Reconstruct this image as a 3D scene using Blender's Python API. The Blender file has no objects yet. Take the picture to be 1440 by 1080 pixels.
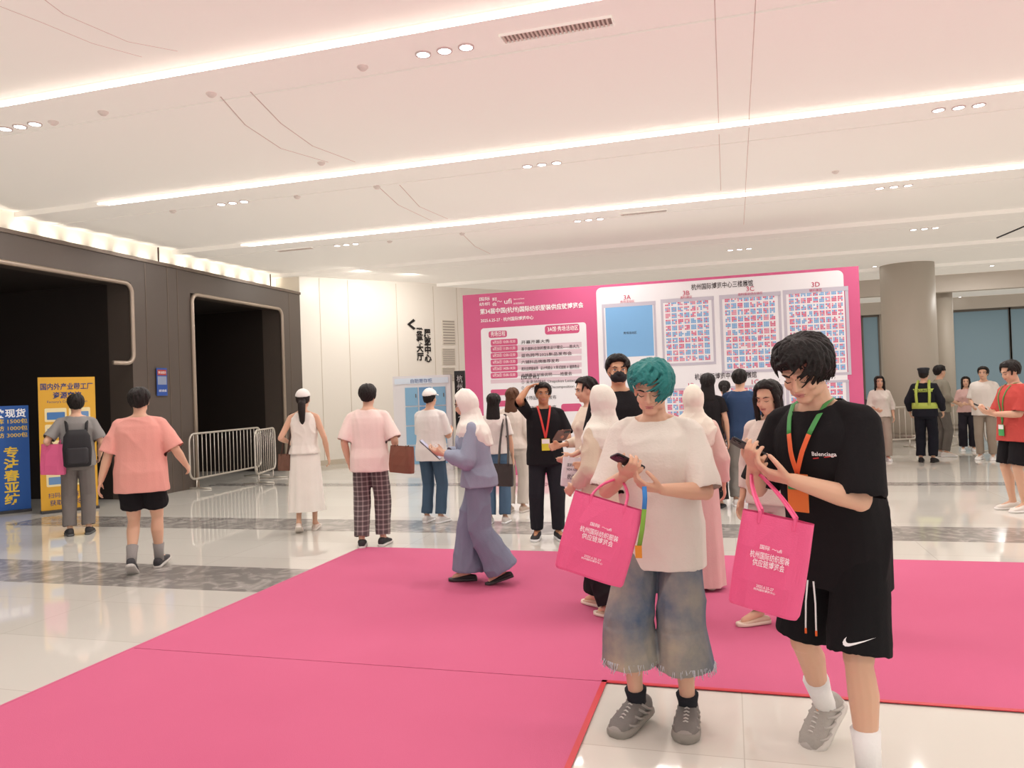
import bpy, bmesh, math, random
import numpy as np
from mathutils import Vector as V, Matrix
from mathutils.bvhtree import BVHTree
rnd=random.Random(7); R=math.radians; sin=math.sin; cos=math.cos; PI=math.pi
scn=bpy.context.scene; col=scn.collection
scn.view_settings.view_transform='Standard'
# ---------------- camera ----------------
F=1067.0; C=V((0,0,1.6)); TH,PT,RO=R(16),R(.7),R(2.05); Z=V((0,0,1))
r0=V((cos(TH),sin(TH),0)); fwd=V((-sin(TH),cos(TH),0))*cos(PT)+Z*sin(PT); u0=r0.cross(fwd)
cX=r0*cos(RO)-u0*sin(RO); cY=r0*sin(RO)+u0*cos(RO)
cam=bpy.data.objects.new('camera',bpy.data.cameras.new('camera')); col.objects.link(cam)
M=Matrix((cX,cY,-fwd)).transposed().to_4x4(); M.translation=C; cam.matrix_world=M
cam.data.sensor_width=36; cam.data.lens=F/1440*36; cam.data.sensor_fit='HORIZONTAL'; scn.camera=cam
def ray(px,py): return fwd+cX*((px-720)/F)+cY*((540-py)/F)
def zp(px,py,z=0): r=ray(px,py); return C+r*((z-C.z)/r.z)
def xp(px,py,X): r=ray(px,py); return C+r*(X/r.x)
def yp(px,py,Y): r=ray(px,py); return C+r*(Y/r.y)
def dp(px,py,d): return C+ray(px,py)*d
gp=zp
# ---------------- materials ----------------
def lin(h):
    h=h.lstrip('#'); o=[]
    for i in (0,2,4):
        c=int(h[i:i+2],16)/255; o.append(c/12.92 if c<=.04045 else ((c+.055)/1.055)**2.4)
    return (*o,1)
MC={}
def mat(c,rough=.8,metal=0,bump=0,bs=200,emit=0,key='',spec=.5,sss=0,var=0,alpha=1):
    k=(c,rough,metal,bump,bs,emit,key,sss,var,alpha)
    if k in MC: return MC[k]
    m=bpy.data.materials.new('m'+str(len(MC))); m.use_nodes=True; nt=m.node_tree; b=nt.nodes['Principled BSDF']
    col_=lin(c); b.inputs['Base Color'].default_value=col_; b.inputs['Roughness'].default_value=rough; b.inputs['Metallic'].default_value=metal
    b.inputs['Specular IOR Level'].default_value=spec
    if alpha<1: b.inputs['Alpha'].default_value=alpha
    if sss: b.inputs['Subsurface Weight'].default_value=sss; b.inputs['Subsurface Radius'].default_value=(.02,.008,.004); b.inputs['Subsurface Scale'].default_value=.5
    if emit: b.inputs['Emission Color'].default_value=col_; b.inputs['Emission Strength'].default_value=emit
    tc=nt.nodes.new('ShaderNodeTexCoord')
    if bump:
        n=nt.nodes.new('ShaderNodeTexNoise'); n.inputs['Scale'].default_value=bs; n.inputs['Detail'].default_value=3
        bu=nt.nodes.new('ShaderNodeBump'); bu.inputs['Strength'].default_value=bump; bu.inputs['Distance'].default_value=.01
        nt.links.new(tc.outputs['Object'],n.inputs['Vector']); nt.links.new(n.outputs['Fac'],bu.inputs['Height']); nt.links.new(bu.outputs['Normal'],b.inputs['Normal'])
    if var:
        n=nt.nodes.new('ShaderNodeTexNoise'); n.inputs['Scale'].default_value=6; n.inputs['Detail'].default_value=4
        hs=nt.nodes.new('ShaderNodeMix'); hs.data_type='RGBA'; hs.inputs[6].default_value=tuple(x*(1-var) for x in col_[:3])+(1,); hs.inputs[7].default_value=tuple(min(1,x*(1+var)) for x in col_[:3])+(1,)
        nt.links.new(tc.outputs['Object'],n.inputs['Vector']); nt.links.new(n.outputs['Fac'],hs.inputs[0]); nt.links.new(hs.outputs[2],b.inputs['Base Color'])
    MC[k]=m; return m
def cloth_m(c): return mat(c,.9,bump=.18,bs=90,var=.06,spec=.2)
def two_tone(name,c1,c2,rough,build):
    m=bpy.data.materials.new(name); m.use_nodes=True; nt=m.node_tree; b=nt.nodes['Principled BSDF']; b.inputs['Roughness'].default_value=rough
    tc=nt.nodes.new('ShaderNodeTexCoord'); mx=nt.nodes.new('ShaderNodeMix'); mx.data_type='RGBA'
    mx.inputs[6].default_value=lin(c1); mx.inputs[7].default_value=lin(c2); build(nt,tc,mx,b); nt.links.new(mx.outputs[2],b.inputs['Base Color']); return m
def b_floor(nt,tc,mx,b):
    br=nt.nodes.new('ShaderNodeTexBrick'); br.offset=0; br.inputs['Scale'].default_value=1; br.inputs['Brick Width'].default_value=1.7; br.inputs['Row Height'].default_value=.85; br.inputs['Mortar Size'].default_value=.003; br.inputs['Mortar Smooth'].default_value=.3
    br.inputs['Color1'].default_value=(0,0,0,1); br.inputs['Color2'].default_value=(.2,.2,.2,1); br.inputs['Mortar'].default_value=(.8,.8,.8,1)
    nt.links.new(tc.outputs['Object'],br.inputs['Vector']); nt.links.new(br.outputs['Color'],mx.inputs[0])
    n=nt.nodes.new('ShaderNodeTexNoise'); n.inputs['Scale'].default_value=1.5; r=nt.nodes.new('ShaderNodeMapRange'); r.inputs[3].default_value=.02; r.inputs[4].default_value=.07
    nt.links.new(tc.outputs['Object'],n.inputs['Vector']); nt.links.new(n.outputs['Fac'],r.inputs[0]); nt.links.new(r.outputs[0],b.inputs['Roughness']); b.inputs['Specular IOR Level'].default_value=.9
M_floor=two_tone('floor_marble','#dedbd3','#b9b3a8',.15,b_floor)
def b_marble(nt,tc,mx,b):
    n=nt.nodes.new('ShaderNodeTexNoise'); n.inputs['Scale'].default_value=4; n.inputs['Detail'].default_value=9; n.inputs['Distortion'].default_value=1.8
    r=nt.nodes.new('ShaderNodeValToRGB'); r.color_ramp.elements[0].position=.45; r.color_ramp.elements[1].position=.75
    nt.links.new(tc.outputs['Object'],n.inputs['Vector']); nt.links.new(n.outputs['Fac'],r.inputs[0]); nt.links.new(r.outputs[0],mx.inputs[0])
M_grey=two_tone('grey_marble','#928e8a','#c8c3bc',.12,b_marble)
def b_jeans(nt,tc,mx,b):
    n=nt.nodes.new('ShaderNodeTexNoise'); n.inputs['Scale'].default_value=2.5; n.inputs['Detail'].default_value=10; n.inputs['Roughness'].default_value=.6
    r=nt.nodes.new('ShaderNodeValToRGB'); r.color_ramp.elements[0].position=.30; r.color_ramp.elements[1].position=.70
    sp=nt.nodes.new('ShaderNodeSeparateXYZ'); mr=nt.nodes.new('ShaderNodeMapRange'); mr.inputs[1].default_value=.02; mr.inputs[2].default_value=.15
    mu=nt.nodes.new('ShaderNodeMath'); mu.operation='MULTIPLY'
    nt.links.new(tc.outputs['Object'],n.inputs['Vector']); nt.links.new(tc.outputs['Object'],sp.inputs[0]); nt.links.new(sp.outputs['Y'],mr.inputs[0])
    nt.links.new(n.outputs['Fac'],r.inputs[0]); nt.links.new(r.outputs[0],mu.inputs[0]); nt.links.new(mr.outputs[0],mu.inputs[1]); nt.links.new(mu.outputs[0],mx.inputs[0])
M_jort=two_tone('bleached_denim','#4b5f78','#bdb094',.9,b_jeans)
def b_plaid(nt,tc,mx,b):
    ws=[]
    for ax in ('X','Z'):
        w=nt.nodes.new('ShaderNodeTexWave'); w.bands_direction=ax; w.inputs['Scale'].default_value=6; nt.links.new(tc.outputs['Object'],w.inputs['Vector'])
        r=nt.nodes.new('ShaderNodeValToRGB'); r.color_ramp.elements[0].position=.72; r.color_ramp.elements[1].position=.9; nt.links.new(w.outputs['Fac'],r.inputs[0]); ws.append(r)
    mu=nt.nodes.new('ShaderNodeMath'); mu.operation='ADD'; m2=nt.nodes.new('ShaderNodeMath'); m2.operation='MULTIPLY'; m2.inputs[1].default_value=.5
    nt.links.new(ws[0].outputs[0],mu.inputs[0]); nt.links.new(ws[1].outputs[0],mu.inputs[1]); nt.links.new(mu.outputs[0],m2.inputs[0]); nt.links.new(m2.outputs[0],mx.inputs[0])
M_plaid=two_tone('plaid','#55494a','#a39794',.9,b_plaid)
def b_seam(nt,tc,mx,b):
    n=nt.nodes.new('ShaderNodeTexNoise'); n.inputs['Scale'].default_value=300; bu=nt.nodes.new('ShaderNodeBump'); bu.inputs['Strength'].default_value=.3; bu.inputs['Distance'].default_value=.004
    nt.links.new(tc.outputs['Object'],n.inputs['Vector']); nt.links.new(n.outputs['Fac'],bu.inputs['Height']); nt.links.new(bu.outputs['Normal'],b.inputs['Normal']); b.inputs['Specular IOR Level'].default_value=.2
    n2=nt.nodes.new('ShaderNodeTexNoise'); n2.inputs['Scale'].default_value=.8; nt.links.new(tc.outputs['Object'],n2.inputs['Vector']); nt.links.new(n2.outputs['Fac'],mx.inputs[0])
M_carpet=two_tone('pink_carpet','#c55e82','#cd698b',.95,b_seam)
# ---------------- mesh builder ----------------
class MB:
    def __init__(s): s.v=[]; s.f=[]; s.m=[]
    def add(s,vs,fs,mi=0):
        o=len(s.v); s.v+= [tuple(p) for p in vs]; s.f+=[tuple(i+o for i in f) for f in fs]; s.m+=[mi]*len(fs)
    def loft(s,rings,cap=True,mi=0,closed=False):
        n=len(rings[0]); vs=[p for r in rings for p in r]; fs=[]
        K=len(rings)
        for j in range(K-1+(1 if closed else 0)):
            a=j*n; b=((j+1)%K)*n
            for i in range(n): k=(i+1)%n; fs.append((a+i,a+k,b+k,b+i))
        if cap and not closed: fs.append(tuple(range(n-1,-1,-1))); fs.append(tuple((K-1)*n+i for i in range(n)))
        s.add(vs,fs,mi)
    def box(s,c,h,ax=None,mi=0):
        ax=ax or (V((1,0,0)),V((0,1,0)),V((0,0,1))); c=V(c)
        vs=[c+ax[0]*h[0]*x+ax[1]*h[1]*y+ax[2]*h[2]*z for x in(-1,1) for y in(-1,1) for z in(-1,1)]
        s.add(vs,[(0,1,3,2),(4,6,7,5),(0,4,5,1),(2,3,7,6),(0,2,6,4),(1,5,7,3)],mi)
    def bx(s,a,b,mi=0):
        s.box([(a[i]+b[i])/2 for i in range(3)],[abs(b[i]-a[i])/2 for i in range(3)],mi=mi)
    def quad(s,a,b,c,d,mi=0): s.add([a,b,c,d],[(0,1,2,3)],mi)
def basis(d):
    d=V(d).normalized(); a=V((0,0,1)) if abs(d.z)<.9 else V((0,1,0)); u=d.cross(a).normalized(); return u,d.cross(u).normalized(),d
def ring(c,u,w,ru,rw,n=14,p=2.0):
    o=[]
    for i in range(n):
        t=2*PI*i/n; x=cos(t); y=sin(t); e=2/p
        o.append(V(c)+u*(ru*math.copysign(abs(x)**e,x))+w*(rw*math.copysign(abs(y)**e,y)))
    return o
def capsule(mb,a,b,ra,rb,n=12,mi=0):
    a=V(a); b=V(b); u,w,d=basis(b-a) if (b-a).length>1e-6 else basis((0,0,1)); rs=[]
    for t in (-75,-40,0): rs.append(ring(a+d*ra*sin(R(t)),u,w,ra*cos(R(t)),ra*cos(R(t)),n))
    for t in (0,40,75): rs.append(ring(b+d*rb*sin(R(t)),u,w,rb*cos(R(t)),rb*cos(R(t)),n))
    mb.loft(rs,mi=mi)
def frust(mb,a,b,ra,rb,n=16,mi=0):
    a=V(a); b=V(b); u,w,d=basis(b-a); mb.loft([ring(a,u,w,ra,ra,n),ring(b,u,w,rb,rb,n)],mi=mi)
def ell(mb,c,r,bs=None,n=14,mi=0):
    bs=bs or Matrix.Identity(3); rs=[]
    for t in (-82,-60,-35,-12,12,35,60,82):
        k=cos(R(t)); rs.append([V(c)+bs@V((r[0]*k*cos(2*PI*i/n),r[1]*k*sin(2*PI*i/n),r[2]*sin(R(t)))) for i in range(n)])
    mb.loft(rs,mi=mi)
def tube(mb,pts,r,n=8,mi=0,closed=False,flat=None):
    pts=[V(p) for p in pts]; rs=[]; K=len(pts); pu=None
    for i,p in enumerate(pts):
        a=pts[(i-1)%K] if (closed or i>0) else p; b=pts[(i+1)%K] if (closed or i<K-1) else p
        d=(b-a).normalized()
        if pu is None: u,w,_=basis(d)
        else: u=(pu-d*pu.dot(d)).normalized(); w=d.cross(u)
        pu=u; rr=r[i] if isinstance(r,(list,tuple)) else r
        if flat:
            u=flat.cross(d).normalized(); w=flat; pu=u; rs.append(ring(p,u,w,rr,.0012,n))
        else: rs.append(ring(p,u,w,rr,rr,n))
    mb.loft(rs,mi=mi,closed=closed)
def link(name,me,mats,parent=None,smooth=True):
    for m in (mats if isinstance(mats,(list,tuple)) else [mats]): me.materials.append(m)
    if smooth: me.polygons.foreach_set('use_smooth',[True]*len(me.polygons))
    o=bpy.data.objects.new(name,me); col.objects.link(o)
    if parent is not None: o.parent=parent
    return o
def mesh_of(mb,scale=1):
    me=bpy.data.meshes.new('mesh'); me.from_pydata([tuple(V(p)*scale) for p in mb.v],[],mb.f); me.polygons.foreach_set('material_index',mb.m)
    bm=bmesh.new(); bm.from_mesh(me); bmesh.ops.recalc_face_normals(bm,faces=bm.faces); bm.to_mesh(me); bm.free(); return me
def build(name,mb,mats,parent=None,smooth=False,scale=1): return link(name,mesh_of(mb,scale),mats,parent,smooth)
def ev(ob):
    col.objects.link(ob); dg=bpy.context.evaluated_depsgraph_get(); me=bpy.data.meshes.new_from_object(ob.evaluated_get(dg)); col.objects.unlink(ob); bpy.data.objects.remove(ob); return me
def folds(co,amp,freq,seed):
    g=np.random.RandomState(seed); s=np.zeros(len(co))
    for i in range(4):
        k=g.randn(3)*freq; k[2]*=.5; l=g.randn(3)*freq*.45
        s+=np.sin(co@k+g.rand()*6+1.3*np.sin(co@l+g.rand()*6))*(.5+.5*g.rand())
    r=1-np.abs(np.tanh(s*.55)); m=.5+.5*np.sin(co@(g.randn(3)*freq*.3)+g.rand()*6)
    return amp*r*r*(.35+.65*m)
def remesh(mb,vox,sm=3,caps=(),amp=0,freq=14,seed=1,scale=1):
    me=mesh_of(mb); ob=bpy.data.objects.new('t',me)
    m=ob.modifiers.new('r','REMESH'); m.mode='VOXEL'; m.voxel_size=vox
    if sm: q=ob.modifiers.new('s','SMOOTH'); q.factor=.5; q.iterations=sm
    out=ev(ob); n=len(out.vertices); co=np.empty(n*3); out.vertices.foreach_get('co',co); co=co.reshape(-1,3)
    no=np.empty(n*3); out.vertices.foreach_get('normal',no); no=no.reshape(-1,3); dsp=no*folds(co,amp,freq,seed)[:,None] if amp else None
    if caps:
        nf=len(out.polygons); bm=bmesh.new(); bm.from_mesh(out); bm.faces.ensure_lookup_table(); kill=[]
        for f in bm.faces:
            c=f.calc_center_median(); nn=f.normal
            for (p,d,r) in caps:
                q=c-p
                if q.dot(d)>-1.6*vox and q.dot(d)<2*vox and nn.dot(d)>.5 and q.length<r*1.3: kill.append(f); break
        if dsp is not None:
            for v in bm.verts: v.co+=V(dsp[v.index])
        bmesh.ops.delete(bm,geom=kill,context='FACES')
        be=[v for v in bm.verts if v.is_boundary]
        for _ in range(4):
            mv={}
            for v in be:
                nb=[e.other_vert(v) for e in v.link_edges if e.is_boundary]
                if len(nb)==2: mv[v]=(v.co*2+nb[0].co+nb[1].co)/4
            for v,c in mv.items(): v.co=c
        bm.to_mesh(out); bm.free(); n=len(out.vertices); co=np.empty(n*3); out.vertices.foreach_get('co',co); co=co.reshape(-1,3)
    elif dsp is not None: co=co+dsp
    out.vertices.foreach_set('co',(co*scale).ravel()); out.update(); return out
def tag(o,label,cat,group=None,kind=None):
    o['label']=label; o['category']=cat
    if group: o['group']=group
    if kind: o['kind']=kind
    return o
def st(o): o['kind']='structure'; return o
def empty(name,loc,rz=0): 
    o=bpy.data.objects.new(name,None); col.objects.link(o); o.location=loc; o.rotation_euler=(0,0,rz); o.empty_display_size=.1; return o
def text(mb,body,P,U,W,width=None,height=None,align='L',mi=0,bold=0):
    cu=bpy.data.curves.new('t','FONT'); cu.body=body; cu.size=1; cu.offset=bold*.2; cu.resolution_u=2
    me=ev(bpy.data.objects.new('t',cu)); n=len(me.vertices)
    if n==0: return
    xs=[v.co.x for v in me.vertices]; ys=[v.co.y for v in me.vertices]; x0,x1=min(xs),max(xs); y0,y1=min(ys),max(ys)
    sx=width/(x1-x0) if width else height/(y1-y0); sy=height/(y1-y0) if height else sx
    ox={'L':x0,'C':(x0+x1)/2,'R':x1}[align]; oy=(y0+y1)/2
    mb.add([V(P)+U*((v.co.x-ox)*sx)+W*((v.co.y-oy)*sy) for v in me.vertices],[tuple(p.vertices) for p in me.polygons],mi)
    bpy.data.meshes.remove(me)
# ---------------- room ----------------
XW=-9.9; CZ=4.6
mb=MB(); mb.bx((-14,-7,-.1),(28,42,0)); st(build('floor',mb,M_floor))
def strip(y0,y1,x0,x1,n):
    mb=MB(); mb.bx((x0,y0,-.01),(x1,y1,.002)); st(build('trim_%d'%n,mb,M_grey))
Xl=gp(510,770).x; Yf=gp(510,770).y; Xr=gp(850,960).x; Yn=gp(850,960).y
strip(gp(200,826).y,gp(200,793).y,XW,Xl,1); strip(8.3,9.1,XW,25,2); strip(12.6,13.0,XW,25,3)
crp=empty('carpet',(0,0,0)); tag(crp,'bright pink event carpet laid in a wide lane on the marble floor','carpet')
mb=MB(); t=.008
mb.bx((Xl,-6,0),(Xr,Yn-.004,t)); mb.bx((Xl,Yn+.004,0),(16,Yf,t)); build('pile',mb,M_carpet,crp)
mb=MB(); mb.bx((Xl,Yn-.004,0),(Xr,Yn+.004,t-.004)); build('seam',mb,mat('#a02a50'),crp)
mb=MB(); w=.014; mb.bx((Xr-w,-6,t-.002),(Xr+w,Yn+w,t+.002)); mb.bx((Xr-w,Yn-w,t-.002),(16,Yn+w,t+.002)); build('edge_tape',mb,mat('#c8303a',.5),crp)
mb=MB(); w=.01; mb.bx((Xl-w,-6,t-.002),(Xl+w,Yf,t+.001)); build('edge_tape',mb,mat('#c85a80',.6),crp)
def floor_z(p): return .009 if ((Xl<p.x and Yn<p.y<Yf) or (Xl<p.x<Xr and p.y<Yf)) else 0
# ceiling
L1=zp(400,73,4.64).y; L2=zp(720,213,4.64).y; L3=zp(720,306,4.64).y; dL=(L3-L1)/2
LY=[L1-3*dL,L1-2*dL,L1-dL,L1,L2,L3]+[L3+k*dL for k in range(1,7)]
M_ceil_glow=mat('#e9e3da',.75,emit=.29); mb=MB()  # glow added to the ceiling colour as fill, lifts the dim rear hall
def zz_c(y):
    for a,b in zip(LY[:-1],LY[1:]):
        if a<=y<b: return CZ+(y-a)/(b-a)*.08
    return CZ
for k in range(len(LY)-1):
    a,b=LY[k],LY[k+1]; so=.66
    zc=lambda y:CZ+(y-a)/(b-a)*.08
    segs=[(a,a+so-.02),(a+so+.02,b)]
    for (p,q) in segs: mb.bx((-10.6,p,0),(28,q,0)); 
    for vi in range(len(mb.v)-16,len(mb.v)):
        x,y,z=mb.v[vi]; mb.v[vi]=(x,y,zc(y)+(0 if (vi%2)==0 else .25))
    mb.bx((-10.6,a+so-.05,CZ+.05),(28,a+so+.05,CZ+.2),mi=1)
st(build('ceiling',mb,[M_ceil_glow,mat('#bfb3aa')]))
for i,a in enumerate(LY[:-1]):
    if i==0 or i>5: continue
    x0=-8.95
    mb=MB(); mb.bx((x0,a-.014,CZ+.03),(25.9,a-.001,CZ+.054)); o=build('linear_light',mb,mat('#fff2ee',emit=1.6)); 
    if i>=3:
        tag(o,['','','','long recessed linear ceiling light nearest the viewer','second linear ceiling light from the front','third linear ceiling light from the front'][i],'ceiling light','linear ceiling lights')
    else: tag(o,'linear ceiling light behind the viewpoint','ceiling light','linear ceiling lights')
    L=bpy.data.lights.new('strip_lamp','AREA'); L.shape='RECTANGLE'; L.size=22; L.size_y=.010; L.energy=190; L.color=(1,.97,.93)
    o=bpy.data.objects.new('strip_lamp',L); col.objects.link(o); o.location=(x0+11.2,a-.018,CZ+.03)
# ceiling joints
def joint(pts,n,w=.004):
    mb=MB(); P=[zp(x,y,CZ-.002) for x,y in pts]; Q=[]
    zz=lambda y: zz_c(y)-.001
    for p,q in zip(P[:-1],P[1:]):
        K=max(2,int((q-p).length/.3)); 
        for i in range(K): Q.append(p.lerp(q,i/K))
    Q.append(P[-1])
    for p,q in zip(Q[:-1],Q[1:]):
        d=(q-p); d.z=0; s=V((-d.y,d.x,0)).normalized()*w
        a=V((p.x,p.y,zz(p.y+1e-4))); b=V((q.x,q.y,zz(q.y-1e-4))); mb.quad(a+s,b+s,b-s,a-s)
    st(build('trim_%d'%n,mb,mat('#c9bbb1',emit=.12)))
joint([(1003,-60),(1014,275)],4); joint([(1066,-60),(1046,320)],5); joint([(310,138),(345,180),(395,215),(462,236)],6,.007); joint([(352,131),(395,178),(440,212),(500,236)],7,.007)
joint([(530,262),(560,292),(608,317)],8,.007); joint([(562,262),(590,295),(630,314)],9,.007); joint([(648,328),(668,350),(690,362)],10,.007); joint([(0,18),(60,42),(130,72),(200,92)],11); joint([(0,-40),(90,30),(180,70),(250,84)],12)
# downlights
def disc_lamp(p,e,r=.05):
    L=bpy.data.lights.new('downlight_lamp','AREA'); L.shape='DISK'; L.size=r*2; L.energy=e; L.color=(1,.97,.93)
    o=bpy.data.objects.new('downlight_lamp',L); col.objects.link(o); o.location=(p.x,p.y,zz_c(p.y)-.016)
def downlight(p,lab,e=10):
    t=empty('downlight',V((p.x,p.y,zz_c(p.y)))); tag(t,lab,'downlight','recessed ceiling downlights'); 
    mb=MB(); n=20; X=V((1,0,0)); Y=V((0,1,0)); mb.loft([ring((0,0,.03),X,Y,.056,.056,n),ring((0,0,-.014),X,Y,.056,.056,n),ring((0,0,-.014),X,Y,.07,.07,n),ring((0,0,.03),X,Y,.07,.07,n)],cap=False); build('rim',mb,mat('#e8ded8',.5),t,True)
    mb=MB(); mb.loft([ring((0,0,-.011),X,Y,.056,.056,n),ring((0,0,.02),X,Y,.056,.056,n)]); build('lens',mb,mat('#fffdfa',emit=e),t,True)
tri=[(625,70,'near the top, beside the big vent'),(28,177,'at the far left edge of the ceiling'),(762,231,'above the middle of the hall'),(327,285,'above the dark doorways'),(1348,150,'at the upper right'),(828,309,'in the third bay above the backdrop'),(1257,262,'in the third bay at the right'),(487,344,'far left near the angled wall'),(1040,352,'in the fourth bay, middle'),(1300,322,'in the fourth bay, right')]
for j,(x,y,l) in enumerate(tri):
    p=zp(x,y,CZ+.012)
    disc_lamp(p,26 if j<5 else 38)
    for k,nm in zip((-1,0,1),('left','middle','right')): downlight(p+V((k*.2,0,0)),'round ceiling downlight, %s one of the three %s'%(nm,l))
for i,(x,y) in enumerate([(1230,378),(1330,398),(1395,374),(1428,383),(1395,405),(1290,405),(1240,415),(1350,420)]):
    p=zp(x,y,CZ); downlight(p,'small single downlight in the far right ceiling, number %d from nearest'%(i+1),6)
    if i in (2,4): disc_lamp(p,45)
for i,(x,y,l,lab) in enumerate([(782,42,.95,'large slotted ceiling vent near the top of the photo'),(905,299,.8,'slotted ceiling vent above the backdrop'),(415,351,.8,'slotted ceiling vent at far left')]):
    p=zp(x,y,CZ); t=empty('ceiling_vent',(p.x,p.y,zz_c(p.y)+.012)); tag(t,lab,'vent','ceiling vents')
    mb=MB(); mb.bx((-l/2,-.07,-.015),(l/2,.07,.01)); build('backing',mb,mat('#a0938a'),t)
    mb=MB(); mb.bx((-l/2,-.08,-.035),(l/2,-.07,.01)); mb.bx((-l/2,.07,-.035),(l/2,.08,.01)); mb.bx((-l/2,-.08,-.035),(-l/2+.01,.08,.01)); mb.bx((l/2-.01,-.08,-.035),(l/2,.08,.01)); build('frame',mb,M_ceil_glow,t)
    mb=MB()
    for k in range(26): x0=-l/2+.02+k*(l-.04)/26; mb.bx((x0,-.07,-.03),(x0+.014,.07,0))
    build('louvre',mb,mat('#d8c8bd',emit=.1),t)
for i,(x,y) in enumerate([(297,130),(145,156),(75,170),(530,262),(243,296),(418,276),(452,234),(650,328),(548,339),(510,92),(1175,245)]):
    p=zp(x,y,CZ+.02); t=empty('smoke_detector',(p.x,p.y,zz_c(p.y)-.002)); tag(t,'small round smoke detector on the ceiling, number %d from the viewer side'%(i+1),'detector','ceiling detectors')
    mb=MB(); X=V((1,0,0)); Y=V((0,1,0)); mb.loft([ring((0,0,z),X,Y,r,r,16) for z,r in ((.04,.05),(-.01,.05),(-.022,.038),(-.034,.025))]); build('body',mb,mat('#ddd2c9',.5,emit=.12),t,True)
# left wall
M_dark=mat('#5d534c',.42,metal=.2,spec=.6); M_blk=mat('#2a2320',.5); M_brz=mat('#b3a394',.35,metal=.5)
yA=xp(184,420,XW).y; yB0=xp(270,500,XW).y; yB1=xp(397,500,XW).y; yE=16.2; zo=3.75
mb=MB()
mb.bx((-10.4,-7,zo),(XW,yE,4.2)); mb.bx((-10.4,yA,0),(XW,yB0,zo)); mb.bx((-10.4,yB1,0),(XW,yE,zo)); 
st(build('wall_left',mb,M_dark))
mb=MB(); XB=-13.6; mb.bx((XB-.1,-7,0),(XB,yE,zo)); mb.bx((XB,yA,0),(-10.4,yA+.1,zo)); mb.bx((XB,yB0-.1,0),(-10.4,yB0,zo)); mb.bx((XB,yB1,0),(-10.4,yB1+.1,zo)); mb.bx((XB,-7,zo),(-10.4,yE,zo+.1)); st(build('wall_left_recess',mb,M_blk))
mb=MB()
for y in (yA+.35,yA+.9,yB0-.35,yB1+.35,): mb.bx((XW-.01,y-.010,0),(XW+.004,y+.010,4.2))
mb.bx((XW-.01,-7,4.16),(XW+.03,yE,4.22)); st(build('trim_13',mb,mat('#75685e',.3,metal=.5)))
def frame(pts,n):
    mb=MB(); tube(mb,[V((XW+.02,y,z)) for y,z in pts],.038,10)
    st(build('trim_%d'%n,mb,M_brz,smooth=True))
rr=.16
def arc(cy,cz,a0,a1): return [(cy+rr*cos(R(a)),cz+rr*sin(R(a))) for a in np.linspace(a0,a1,7)]
zz=zo-.02; frame([(-7,zz)]+arc(yA-rr,zz-rr,90,0)+arc(yA-rr,2.35+rr,0,-90)+[(yA-.45,2.35)],14)
frame([(yB0+.02,.0),(yB0+.02,zz-rr)]+arc(yB0+.02+rr,zz-rr,180,90)+arc(yB1-rr,zz-rr,90,0)+[(yB1,0)],15)
mb=MB(); mb.bx((-10.62,-7,4.2),(-10.55,yE+1.2,5)); mb.bx((-10.55,yE+.3,0),(-9.9,yE+1.2,5)) ; mb.bx((-10.55,yE,4.2),(-9.9,yE+.3,5)); st(build('wall_left_cove',mb,mat('#f8f0e2',.7)))
mb=MB()
for px in (225,381): y=xp(px,350,-10.5).y; mb.bx((-10.55,y-.01,4.2),(-10.53,y+.01,5))
st(build('trim_16',mb,mat('#5a4a40')))
for i in range(26):
    y=3+i*.52
    L=bpy.data.lights.new('cove_lamp','SPOT'); L.energy=11; L.spot_size=R(85); L.spot_blend=1; L.color=(1,.93,.82); L.shadow_soft_size=.02
    o=bpy.data.objects.new('cove_lamp',L); col.objects.link(o); o.location=(-10.26,y,4.22); o.rotation_euler=(V((-.35,0,.36))).to_track_quat('-Z','Y').to_euler()
# angled wall
A=V((XW,yE,0)); B=V((-7.0,20.35,0)); dA=(B-A).normalized(); E=A+dA*20.6; nA=V((dA.y,-dA.x,0))
M_cream=mat('#f1ebe1',.35)
mb=MB(); m_=(A+E)/2; mb.box((m_.x-nA.x*.1,m_.y-nA.y*.1,2.35),((E-A).length/2,.1,2.35),(dA,nA,Z)); st(build('wall_angled',mb,M_cream))
def aw(px,py):
    r=ray(px,py); t=((A-C).dot(nA))/r.dot(nA); return C+r*t
mb=MB()
for px in (452,492,560,612,645):
    p=aw(px,500); mb.box((p.x,p.y,2.3),(.006,.005,2.3),(dA,nA,Z))
mb.box((m_.x,m_.y,.06),((E-A).length/2,.015,.06),(dA,nA,Z)); st(build('trim_17',mb,mat('#cbbfad')))
for px in (470,540):  # added fill lamps without fixtures, brighten the angled wall
    p=aw(px,400)+nA*1.6; L=bpy.data.lights.new('wall_fill_lamp','AREA'); L.shape='DISK'; L.size=.11; L.energy=24; L.color=(1,.96,.9); o=bpy.data.objects.new('wall_fill_lamp',L); col.objects.link(o); o.location=(p.x,p.y,4.55); o.rotation_euler=(V((-nA.x*.5,-nA.y*.5,-.8))).to_track_quat('-Z','Y').to_euler()
t=empty('wall_sign',aw(588,480)); tag(t,'black wayfinding arrow and vertical lettering on the angled cream wall','sign')
mb=MB(); o_=aw(588,480); loc=lambda px,py: aw(px,py)-o_+nA*.02
a_=loc(572,456); mb.add([a_,a_+dA*.2+Z*.15,a_+dA*.26+Z*.10,a_+dA*.10,a_+dA*.26-Z*.10,a_+dA*.2-Z*.15],[(0,1,2,3),(0,3,4,5)])
text(mb,'登\n录\n大\n厅',loc(590,484),dA,Z,width=.23,height=.9,align='C',bold=.2); text(mb,'展\n览\n中\n心',loc(601,486),dA,Z,width=.23,height=.9,align='C',bold=.2); build('lettering',mb,mat('#1f1b19'),t)
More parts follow.
